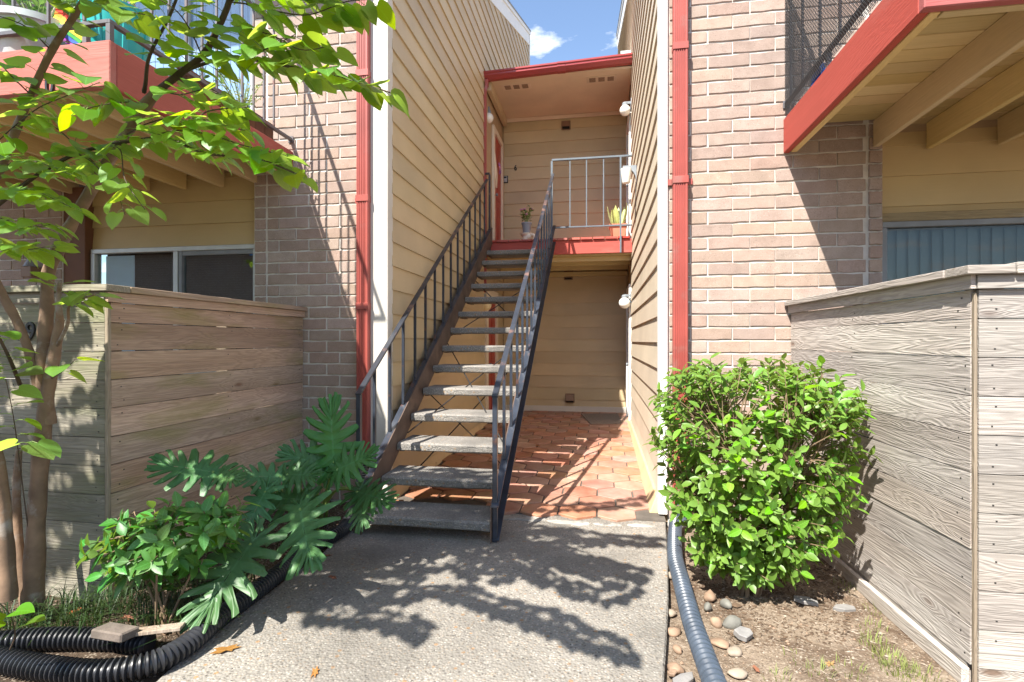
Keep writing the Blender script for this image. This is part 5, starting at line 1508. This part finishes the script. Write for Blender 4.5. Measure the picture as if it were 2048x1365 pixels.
ph = [  # px, py of the leaf base, depth, tip direction, normal, size
    (425, 945, 2.95, (-1.0, -0.35, 0.30), (0.1, -0.75, 1), 0.33), (430, 950, 2.95, (0.9, -0.3, 0.05), (0.1, -0.75, 1), 0.22),
    (600, 1020, 3.05, (0.55, -0.75, -0.32), (-0.1, -0.9, 0.9), 0.46), 
    (500, 1090, 2.72, (-0.15, -0.7, -0.5), (0.1, -0.7, 0.9), 0.42), (668, 925, 3.25, (-0.15, 0.05, 1.0), (0.1, -1, 0.25), 0.40),
    (660, 935, 3.3, (-0.9, -0.2, 0.3), (0.0, -1, 0.5), 0.34), (675, 940, 3.2, (0.85, -0.2, 0.45), (0, -1, 0.5), 0.30),
    (715, 985, 3.35, (0.9, -0.45, 0.05), (-0.1, -0.8, 1), 0.32), (720, 985, 3.35, (0.3, -0.6, -0.5), (0, -1, .5), 0.26),
    (560, 955, 3.2, (-0.7, -0.4, 0.15), (0, -0.8, 0.9), 0.26), (575, 950, 3.2, (0.8, -0.2, 0.1), (0, -0.9, 0.6), 0.24),
    (530, 985, 3.1, (-0.2, -0.5, -0.7), (0, -1, 0.3), 0.26),
    (610, 1000, 3.3, (-0.8, -0.3, 0.1), (0, -1, 0.6), 0.3)]
for i, (px, py, zc, tip, nrm, sz) in enumerate(ph):
    p = at_d(px, py, zc)
    o = link('leaf', ph_m[i % 4], PH, frame(p, tip, nrm, sz))
    b0 = ph_base + Vector((rnd.uniform(-.1, .1), rnd.uniform(-.25, .1), 0))
    MB().tube(smooth_path([b0, b0.lerp(p, 0.55) + Vector((0, 0, 0.12)), p], 5), [0.011 - 0.0004 * k for k in range(11)], 6).build('petiole', M['petiole'], PH, smooth=True)
MB().tube([ph_base, ph_base + Vector((0.03, -0.02, 0.18)), ph_base + Vector((0.01, 0, 0.36))], [0.04, 0.035, 0.02], 8).build('stem', M['stem'], PH, smooth=True)

# ------------------------------------------------------------------ corrugated drain pipes
def corrugated(pts, r, pitch, mat, name, label, parent=None):
    sp_ = smooth_path(pts, 24)
    # resample evenly
    d = [0.0]
    for i in range(1, len(sp_)): d.append(d[-1] + (sp_[i] - sp_[i - 1]).length)
    n = int(d[-1] / (pitch / 4)); out = []; rad = []; j = 0
    prof = [1.0, 0.97, 0.72, 0.72]
    for i in range(n + 1):
        s_ = d[-1] * i / n
        while j < len(d) - 2 and d[j + 1] < s_: j += 1
        t = (s_ - d[j]) / max(1e-6, d[j + 1] - d[j])
        out.append(sp_[j].lerp(sp_[j + 1], t)); rad.append(r * prof[i % 4])
    o = MB().tube(out, rad, 18).build(name, mat, parent, smooth=True, angle=30)
    return tag(o, label, 'pipe') if parent is None else o
rp = 0.05
def on_ground(px, py, z=0.052): return at_z(px, py, z)
lp = [Vector((-2.07, YW - 0.055, 0.41)), Vector((-2.07, YW - 0.055, 0.30)), Vector((-2.06, YW - 0.09, 0.16)), Vector((-2.03, YW - 0.25, 0.065)), on_ground(690, 1055), on_ground(640, 1085), on_ground(585, 1125), on_ground(515, 1180), on_ground(440, 1235), on_ground(375, 1290), on_ground(300, 1328), on_ground(200, 1345), on_ground(100, 1338), on_ground(10, 1322), on_ground(-70, 1300)]
corrugated(lp, rp, 0.023, M['black_pipe'], 'drain_pipe', 'long black corrugated pipe curving from the left downspout along the bed')
lp2 = [on_ground(-90, 1296, 0.052), on_ground(-20, 1288, 0.052), on_ground(60, 1280, 0.05), on_ground(150, 1278, 0.05), on_ground(240, 1282, 0.045), on_ground(300, 1290, 0.04)]
corrugated(lp2, rp, 0.023, M['black_pipe'], 'drain_pipe', 'shorter black corrugated pipe behind the first, under the stone block')
rpts = [Vector((0.62, YW - 0.10, 0.16)), Vector((0.61, YW - 0.25, 0.07)), at_z(1352, 1045, .03), at_z(1350, 1110, .03), at_z(1363, 1165, .03), at_z(1383, 1240, .03), at_z(1404, 1300, .03), at_z(1432, 1375, .03), at_z(1470, 1470, .03), at_z(1530, 1620, .03)]
corrugated(rpts, 0.050, 0.036, M['blue_pipe'], 'drain_pipe', 'slate grey corrugated pipe on the soil along the right path edge')

# ------------------------------------------------------------------ stones, slabs, fallen leaves
def stone(px, py, sx, sy, sz, mat, label, seed, zb=-0.04, grp='river stones along the right pipe'):
    rr = random.Random(seed); p = at_z(px, py, zb + sz * 0.5); bm = bmesh.new()
    bmesh.ops.create_icosphere(bm, subdivisions=2, radius=1)
    for v in bm.verts:
        k = 1 + 0.42 * mnoise.noise(v.co * 1.1 + Vector((seed, 0, 0)))
        v.co = Vector((v.co.x * sx * k * 0.85, v.co.y * sy * k * 0.85, v.co.z * sz * k * 0.8))
    for f in bm.faces: f.smooth = True
    me = bpy.data.meshes.new('river_stone'); bm.to_mesh(me); bm.free(); me.materials.append(mat)
    o = link('river_stone', me, None, Matrix.Translation((p.x, p.y, zb + sz * 0.25)) @ Matrix.Rotation(rr.uniform(0, 3), 4, 'Z'))
    return tag(o, label, 'stone', grp)
stone(1348, 1262, .045, .035, .025, M['stone_a'], 'pinkish stone wedged between the path edge and the slate pipe', 1)
stone(1352, 1335, .045, .04, .03, M['stone_a'], 'tan stone at the bottom edge beside the path', 2)
stone(1342, 1225, .035, .03, .02, M['stone_c'], 'pale tan stone between path and pipe below the bush', 3)
stone(1342, 1150, .04, .035, .025, M['stone_c'], 'whitish stone right of the path near the pipe top', 4)
stone(1355, 1298, .03, .025, .02, M['stone_a'], 'small brown stone between two larger stones by the path edge', 5)
stone(1440, 1285, .055, .045, .018, M['stone_a'], 'flat orange tan stone right of the slate pipe', 6)
stone(1470, 1300, .05, .04, .02, M['stone_c'], 'pale flat stone half sunk right of the slate pipe', 7)
stone(1463, 1242, .055, .045, .04, M['stone_b'], 'round grey stone under the bush', 8)
stone(1432, 1242, .04, .035, .035, M['stone_a'], 'brown stone between the slate pipe and the round grey stone', 9)
stone(1452, 1205, .045, .035, .03, M['stone_b'], 'grey stone in the bush shade above the round one', 10)
stone(1420, 1190, .05, .04, .035, M['stone_a'], 'dark tan stone at the pipe under the lowest bush leaves', 11)
stone(1416, 1212, .03, .025, .03, M['stone_b'], 'small mossy stone touching the slate pipe', 12)
stone(1405, 1335, .03, .03, .012, M['stone_a'], 'small reddish stone hugging the lower slate pipe', 13)
stone(1475, 1345, .05, .04, .018, M['stone_c'], 'pale worn stone near the bottom edge right of the pipe', 14)
def slab(px, py, sx, sy, sz, rot, tilt, mat, label, seed, zb=-0.03, grp='broken slate pieces on the right soil', name='slate_piece'):
    rr = random.Random(seed); p = at_z(px, py, zb + sz); n = 6
    o1 = [(sx * math.cos(2 * math.pi * k / n + .3) * rr.uniform(.75, 1.15), sy * math.sin(2 * math.pi * k / n + .3) * rr.uniform(.75, 1.15)) for k in range(n)]
    b = MB(); b.prism([(x, y, -sz / 2) for x, y in o1], (0, 0, sz)); o = b.build(name, mat, bevel=0.003)
    o.matrix_basis = Matrix.Translation((p.x, p.y, zb + sz / 2 + 0.004)) @ Matrix.Rotation(rot, 4, 'Z') @ Matrix.Rotation(tilt, 4, 'X')
    return tag(o, label, 'stone', grp)
slab(1610, 1200, .075, .035, .02, -.3, .06, M['slate'], 'long slate piece on the damp soil beside the grey fence, left one', 3)
slab(1690, 1215, .065, .035, .022, .1, .05, M['slate'], 'short slate piece lying closest to the grey fence', 4)
slab(1487, 1265, .05, .035, .03, .5, .25, M['slate'], 'tilted blue grey slate piece against the round stone', 5)
slab(1365, 1358, .07, .03, .018, .7, .05, M['slate'], 'grey slate sliver at the bottom edge between path and pipe', 6)
slab(1345, 1345, .03, .02, .015, .7, .05, M['stone_a'], 'small brick coloured chip by the path at the bottom edge', 7)
# block resting on the black pipes
bp = at_z(222, 1272, 0.125)
b = MB().box(-0.085, 0.085, -0.045, 0.045, -0.02, 0.02); o = b.build('stone_block', M['block'], bevel=0.006)
o.matrix_basis = Matrix.Translation((bp.x, bp.y + 0.02, 0.128)) @ Matrix.Rotation(R(-4), 4, 'Z') @ Matrix.Rotation(R(-7), 4, 'X')
tag(o, 'weathered concrete block lying across the black pipes', 'block')
bp = at_z(300, 1272, 0.10)
o = MB().box(-0.11, 0.11, -0.035, 0.035, -0.008, 0.008).build('wood_offcut', M['fence_post'], bevel=0.002)
o.matrix_basis = Matrix.Translation((bp.x, bp.y + 0.03, 0.11)) @ Matrix.Rotation(R(24), 4, 'Z') @ Matrix.Rotation(R(-8), 4, 'X')
tag(o, 'tan wood offcut beside the concrete block on the pipes', 'wood')

def oak_leaf(seed):
    rr = random.Random(seed); n = 14; b = MB(); out = []
    for k in range(n):
        a = 2 * math.pi * k / n; r = (0.5 if k % 2 else 0.30) * (1.0 + 0.35 * abs(math.sin(a))) * rr.uniform(.85, 1.1)
        out.append((r * math.cos(a) * 0.62, r * math.sin(a) * 1.15, rr.uniform(0, 0.16)))
    b.add([(0, 0, 0.02)] + out, [(0, 1 + k, 1 + (k + 1) % n) for k in range(n)])
    return b.mesh('fallen_leaf', M['dead_leaf'], True)
ol = [oak_leaf(i) for i in range(5)]
def fallen(px, py, size, z, label, i, rot):
    p = at_z(px, py, z)
    o = link('fallen_leaf', ol[i % 5], None, Matrix.Translation((p.x, p.y, z + 0.002)) @ Matrix.Rotation(rot, 4, 'Z') @ Matrix.Diagonal((size, size, size, 1)))
    return tag(o, label, 'leaf', 'dry leaves fallen on the ground')
fallen(452, 1303, 0.085, 0.0, 'long curled orange dead leaf on the path near the black pipe', 0, -0.9)
fallen(630, 1347, 0.055, 0.0, 'small orange dead leaf at the bottom edge of the path', 1, 0.4)
fallen(665, 1157, 0.055, 0.0, 'brown dead leaf on the shaded path below the stairs', 2, 1.1)
fallen(655, 1113, 0.045, 0.0, 'tiny brown dead leaf at the left border of the path', 3, 2.0)
fallen(1074, 893, 0.10, 0.05, 'greenish dead leaf on the tiles right of the stairs', 4, 0.3)
fallen(797, 1006, 0.12, 0.05, 'yellow dead leaf on the tiles under the lowest treads', 0, 1.6)
fallen(868, 927, 0.10, 0.055, 'yellow dead leaf on the tiles under the third tread', 1, 0.6)
fallen(1512, 1340, 0.04, -0.035, 'yellow dead leaf on the soil at the bottom right', 2, 0.2)
fallen(1660, 1330, 0.05, -0.03, 'reddish dead leaf on the soil near the grass tuft', 3, 2.2)
fallen(1800, 1330, 0.05, -0.03, 'brown dead leaf at the foot of the grey fence', 4, 1.2)

# ------------------------------------------------------------------ ground cover
def blades(name, mat, spots, n, h, spread, label, seed, w=0.0028, arch=0.6):
    rr = random.Random(seed); b = MB()
    for (cx_, cy_, k) in spots:
        for i in range(int(n * k)):
            a = rr.uniform(0, 2 * math.pi); rr_ = spread * math.sqrt(rr.random())
            p = Vector((cx_ + rr_ * math.cos(a), cy_ + rr_ * math.sin(a), 0)); p.z = ground_h(p.x, p.y) - 0.005
            d = Vector((math.cos(a + rr.uniform(-1, 1)), math.sin(a + rr.uniform(-1, 1)), 0)); hh = h * rr.uniform(0.5, 1.2); ar = arch * rr.uniform(0.4, 1.4)
            s_ = Vector((-d.y, d.x, 0)) * w
            q1 = p + Vector((0, 0, hh * 0.55)) + d * hh * 0.25 * ar; q2 = p + Vector((0, 0, hh * (1 - 0.3 * ar))) + d * hh * 0.9 * ar
            b.add([p - s_, p + s_, q1 + s_ * .8, q1 - s_ * .8, q2], [(0, 1, 2, 3), (3, 2, 4)])
    return tag(b.build(name, mat), label, 'grass', kind='stuff')
sp_l = []
for px, py, k in ((330, 1180, 1), (420, 1170, 1), (480, 1160, .8), (250, 1210, 1), (180, 1230, 1), (120, 1240, 1), (40, 1245, 1), (380, 1225, 1.3), (330, 1245, 1.2), (290, 1255, 1), (410, 1205, 1), (460, 1190, .8), (20, 1275, .6), (210, 1240, 1), (90, 1262, 1), (150, 1255, 1), (440, 1225, .5), (395, 1275, .4), (5, 1250, 1), (600, 1060, .7), (540, 1090, .6)):
    p = at_z(px, py, 0); sp_l.append((p.x, p.y, k))
blades('mondo_grass', M['grass'], sp_l, 62, 0.19, 0.12, 'dark mondo grass tufts in the left bed', 3, 0.0026, 1.15)
sp_r = []
for px, py, k in ((1750, 1300, 1), (1780, 1330, 1), (1800, 1350, 1), (1745, 1265, .4), (1700, 1345, .5), (1640, 1350, .4), (1760, 1230, .3), (1690, 1180, .3), (1840, 1355, 1), (1600, 1320, .2), (1560, 1358, .3)):
    p = at_z(px, py, -0.03); sp_r.append((p.x, p.y, k))
blades('grass_tufts', M['grass_dry'], sp_r, 70, 0.05, 0.07, 'sparse short grass on the soil before the grey fence', 4, 0.002, 0.5)
def litter(name, mat, n, area, ln, label, seed, wid=(0.1, 0.35)):
    rr = random.Random(seed); b = MB()
    for i in range(n):
        px, py = rr.uniform(area[0], area[2]), rr.uniform(area[1], area[3])
        p = at_z(px, py, -0.03)
        if area[4] and not area[4](p): continue
        p.z = ground_h(p.x, p.y) + 0.003
        a = rr.uniform(0, 2 * math.pi); l_ = ln * rr.uniform(0.25, 1.2)
        d = Vector((math.cos(a), math.sin(a), rr.uniform(-.15, .3))) * l_ * 0.5; q = Vector((-d.y, d.x, 0)).normalized() * l_ * rr.uniform(*wid)
        u_ = Vector((0, 0, rr.uniform(.002, .006)))
        b.add([p - d, p + q * rr.uniform(.4, 1), p + d, p - q * rr.uniform(.4, 1), p + u_], [(0, 1, 4), (1, 2, 4), (2, 3, 4), (3, 0, 4)])
    return tag(b.build(name, mat), label, 'mulch', kind='stuff')
litter('bark_mulch', M['mulch'], 1500, (-20, 1040, 720, 1300, lambda p: p.x < -1.95 and p.y < 4.35), 0.05, 'dark mulch and twigs in the left bed', 5, (0.03, 0.3))
litter('dead_twigs', M['fence_post'], 380, (1340, 1110, 1900, 1365, lambda p: 0.45 < p.x < 1.5), 0.05, 'dry twigs and straw on the right soil', 6, (0.02, 0.06))
litter('damp_mulch', M['mulch'], 1500, (1400, 1100, 1700, 1290, lambda p: 0.62 < p.x < 1.45), 0.03, 'damp dark mulch under the bush', 7)

# ------------------------------------------------------------------ things on the landing
fp = at_y(1053, 475, 9.4); fp = Vector((at_y(1053, 462, 8.75).x, 8.75, FZ + 0.001))
T = thing('ceramic_stool', fp, 'small white ceramic elephant shaped plant stand on the landing', 'stand')
b = MB(); b.lathe(fp, [(0.0, 0.0), (0.085, 0.0), (0.09, 0.02), (0.07, 0.10), (0.075, 0.14), (0.10, 0.16), (0.105, 0.185), (0.0, 0.19)], 16); b.build('body', M['ceramic'], T, smooth=True)
MB().tube(smooth_path([fp + Vector((0.07, -0.03, 0.16)), fp + Vector((0.13, -0.05, 0.15)), fp + Vector((0.14, -0.05, 0.07)), fp + Vector((0.10, -0.05, 0.03))], 4), 0.02, 8).build('trunk', M['ceramic'], T, smooth=True)
for s_ in (-1, 1):
    MB().lathe(fp + Vector((0.03 + 0.02 * s_, -0.085 * s_, 0.13)), [(0, -.008), (.035, -.005), (.035, .005), (0, .008)], 10, axis='y').build('ear', M['ceramic'], T, smooth=True)
pb_ = fp + Vector((0, 0, 0.191))
T = thing('flower_pot', pb_, 'grey pot of pink flowers standing on the white elephant stand', 'plant')
b = MB(); b.lathe(pb_, [(0.0, 0.0), (0.06, 0.0), (0.078, 0.15), (0.088, 0.15), (0.088, 0.175), (0.075, 0.175), (0.07, 0.15), (0.0, 0.15)], 16); b.build('pot', M['pot_grey'], T, smooth=True)
def sprigs(T, c, n, hgt, spr, mat, seed, size, flower=None):
    rr = random.Random(seed); st = MB(); ms = leaf_meshes('oval', mat, 3, .3, .3, seed); lv = MB()
    for i in range(n):
        a = rr.uniform(0, 6.28); k = spr * math.sqrt(rr.random())
        t = c + Vector((k * math.cos(a), k * math.sin(a), hgt * rr.uniform(.5, 1)))
        st.tube([c, c.lerp(t, .5) + Vector((0, 0, .02)), t], 0.0025, 4, cap=False)
        for q in range(5):
            p = c.lerp(t, rr.uniform(.4, 1)); tip = Vector((rr.uniform(-1, 1), rr.uniform(-1, 1), rr.uniform(-.1, .8)))
            m = frame(p, tip, (rr.uniform(-.5, .5), rr.uniform(-.5, .5), 1), size * rr.uniform(.7, 1.2)); me = ms[q % 3]
            lv.add([m @ v.co for v in me.vertices], [tuple(f.vertices) for f in me.polygons])
        if flower and i % 2 == 0:
            fl = MB().lathe(t, [(0, -.015), (.018, -.008), (.022, .005), (.008, .016), (0, .018)], 7); fl.build('flower', M[flower], T, smooth=True)
    tag(st.build('stems', M['petiole'], T), kind='stuff'); tag(lv.build('foliage', mat, T), kind='stuff')
sprigs(T, pb_ + Vector((0, 0, .15)), 18, 0.30, 0.17, M['leaf_pot'], 3, 0.06, 'pink')
tp = Vector((at_y(1236, 455, 8.62).x, 8.62, FZ + 0.001))
T = thing('planter', tp, 'square terracotta planter with pale variegated leaves by the right wall on the landing', 'planter')
b = MB()
def sq(c, prof, mi=0):
    vs = []; fs = []
    for (r, z) in prof: vs += [c + Vector((x * r, y * r, z)) for x, y in ((-1, -1), (1, -1), (1, 1), (-1, 1))]
    for i in range(len(prof) - 1):
        for k in range(4): fs.append((i * 4 + k, i * 4 + (k + 1) % 4, i * 4 + 4 + (k + 1) % 4, i * 4 + 4 + k))
    return vs, fs
b.add(*sq(tp, [(0, 0), (0.10, 0), (0.125, 0.2), (0.14, 0.2), (0.145, 0.24), (0.12, 0.24), (0.115, 0.2), (0, 0.2)])); b.build('pot', M['terracotta'], T)
sn = leaf_meshes('blade', M['leaf_pale'], 4, .3, .2, 70)
for i in range(11):
    a = rnd.uniform(0, 6.28); m = frame(tp + Vector((0.05 * math.cos(a), 0.05 * math.sin(a), 0.2)), (0.5 * math.cos(a), 0.5 * math.sin(a), 1.1), (math.cos(a), math.sin(a), -0.2), rnd.uniform(.26, .4))
    link('leaf', sn[i % 4], T, m)

# ------------------------------------------------------------------ things on the left balcony
DZ = 3.128
c = at_y(245, 80, 2.98); tb = Vector((c.x - 0.04, 2.98, DZ))
T = thing('planter', tb, 'big teal tub at the corner of the left balcony', 'planter')
b = MB(); b.lathe(tb, [(0.0, 0.0), (0.145, 0.0), (0.15, 0.01), (0.19, 0.40), (0.205, 0.40), (0.21, 0.44), (0.195, 0.445), (0.18, 0.40), (0.0, 0.38)], 28); b.build('tub', M['teal'], T, smooth=True, angle=50)
for a in (R(-120), R(-75), R(-30), R(15), R(180)):
    rb = MB(); rb.bar(tb + Vector((0.152 * math.cos(a), 0.152 * math.sin(a), 0.02)), tb + Vector((0.19 * math.cos(a), 0.19 * math.sin(a), 0.395)), 0.03, 0.012, (math.cos(a), math.sin(a), 0)); rb.build('rib', M['teal'], T, bevel=0.003)
sprigs(T, tb + Vector((0, 0, .39)), 22, 0.45, 0.28, M['leaf_pot'], 13, 0.05, 'pink')
gp_ = Vector((-3.55, 2.80, DZ))
T = thing('planter', gp_, 'pale grey round planter on the left balcony at the picture edge', 'planter')
b = MB(); b.lathe(gp_, [(0.0, 0.0), (0.16, 0.0), (0.23, 0.24), (0.25, 0.24), (0.25, 0.28), (0.225, 0.28), (0.215, 0.24), (0, 0.23)], 26); b.build('bowl', M['grey_plastic'], T, smooth=True, angle=50)
sprigs(T, gp_ + Vector((0, 0, .23)), 34, 0.62, 0.42, M['leaf_pot'], 15, 0.09)
wb = thing('planter', (-2.95, 3.65, DZ), 'brown wooden planter box along the left balcony railing', 'planter')
y = 3.25
while y < 4.2:
    MB().box(-2.865, -2.85, y, y + 0.115, DZ, DZ + 0.20 + rnd.uniform(-.004, .004)).build('plank', M['box_wood'], wb); y += 0.12
MB().box(-3.05, -2.867, 3.26, 4.2, DZ, DZ + 0.17).build('box_body', M['box_wood'], wb)
sprigs(wb, Vector((-2.96, 3.95, DZ + 0.17)), 40, 0.34, 0.2, M['leaf_pale'], 17, 0.028)
sprigs(wb, Vector((-2.96, 3.5, DZ + 0.17)), 12, 0.22, 0.2, M['leaf_pot'], 18, 0.04)
# rainbow flag on its stick
f0 = at_y(100, 92, 2.74); f1 = at_y(112, 12, 2.74)
T = thing('flag', f0, 'small rainbow striped flag on a stick at the left balcony rail', 'flag')
s0 = at_y(72, 82, 2.74); s1 = at_y(112, 12, 2.74)
MB().tube([Vector((s0.x - 0.02, 2.75, DZ)), s0, s1], 0.005, 6).build('stick', M['cream'], T)
cols = ['f_red', 'f_orange', 'f_yellow', 'f_green', 'f_blue', 'f_purple']
tl, bl_ = at_y(113, 14, 2.735), at_y(95, 56, 2.735); trr, brr = at_y(176, 62, 2.66), at_y(142, 96, 2.66)
for i, cn in enumerate(cols):
    a0, a1 = i / 6, (i + 1) / 6; vs = []; fs = []
    for k in range(7):
        t = k / 6; wv = Vector((0, 0.018 * math.sin(t * 7 + i * .2), 0))
        for a in (a0, a1):
            vs.append(tl.lerp(bl_, a).lerp(trr.lerp(brr, a), t) + wv)
    for k in range(6): fs.append((k * 2, k * 2 + 1, k * 2 + 3, k * 2 + 2))
    bb = MB().add(vs, fs); st_ = bb.add([Vector(v) + Vector((0, 0.0015, 0)) for v in vs], [f[::-1] for f in fs]).build('stripe', M[cn], T)
# bell shaped lantern on the far brick wall at the left
lp_ = at_y(66, 528, YW - 0.06)
T = thing('wall_lamp', (lp_.x, YW, lp_.z), 'brown bell shaped lantern on the brick at the left edge', 'lamp')
MB().lathe((lp_.x, YW - 0.08, lp_.z), [(0.0, 0.06), (0.02, 0.055), (0.035, 0.02), (0.06, -0.03), (0.062, -0.035), (0.0, -0.035)], 12).build('shade', M['lamp_metal'], T, smooth=True)
MB().box(lp_.x - 0.06, lp_.x + 0.06, YW - 0.13, YW - 0.01, lp_.z - 0.14, lp_.z - 0.036).build('body', M['vent'], T, bevel=0.004)

# ------------------------------------------------------------------ building across the court, seen only as a reflection in the window glass
OB = thing('apartment_building', (-8, -9, 0), 'dim brick building across the court mirrored in the left window', 'building')
m_ = brick_tex('court_brick')
MB().box(-22, 3, -11.4, -11, -0.2, 5.2).build('wall', m_, OB)
MB().box(-22.3, 3.3, -14, -10.6, 5.2, 5.4).build('roof', M['roofing'], OB)
for xw_ in (-18, -14.5, -11, -7.5, -4, -0.5):
    f_ = MB().box(xw_ - 0.8, xw_ + 0.8, -10.99, -10.9, 1.0, 2.3).build('window', M['alu'], OB)
    MB().box(xw_ - 0.72, xw_ + 0.72, -10.895, -10.885, 1.08, 2.22).build('pane', M['storm_door'], f_)

# fine gravel scattered over the soil on the right
gr = random.Random(77); gb = MB()
for i in range(2600):
    x = gr.uniform(0.32, 1.48); y = gr.uniform(1.7, 4.2); r_ = 0.0025 * math.exp(gr.gauss(0.3, 0.55))
    if x < 0.46 + 0.0 * y and y > 3.0: continue
    c = Vector((x, y, ground_h(x, y) + r_ * 0.3)); q = [c + Vector((gr.uniform(.7, 1.3) * dx, gr.uniform(.7, 1.3) * dy, gr.uniform(.5, .9) * dz)) * r_ for dx, dy, dz in ((1, 0, 0), (0, 1, 0), (-1, 0, 0), (0, -1, 0), (0, 0, 1))]
    gb.add(q, [(0, 1, 4), (1, 2, 4), (2, 3, 4), (3, 0, 4)], gr.randrange(3))
tag(gb.build('gravel', [M['stone_a'], M['stone_c'], M['mulch']]), 'fine gravel scattered on the right soil', 'gravel', kind='stuff')

for i, (px, py, q) in enumerate(((150, 1225, 'by the tree trunk'), (255, 1238, 'under the low shrub'), (470, 1215, 'beside the black pipe in the left bed'), (330, 1262, 'behind the wood offcut'))):
    fallen(px, py, 0.06, 0.02, 'brown dead leaf lying in the grass ' + q, i, i * 1.3)
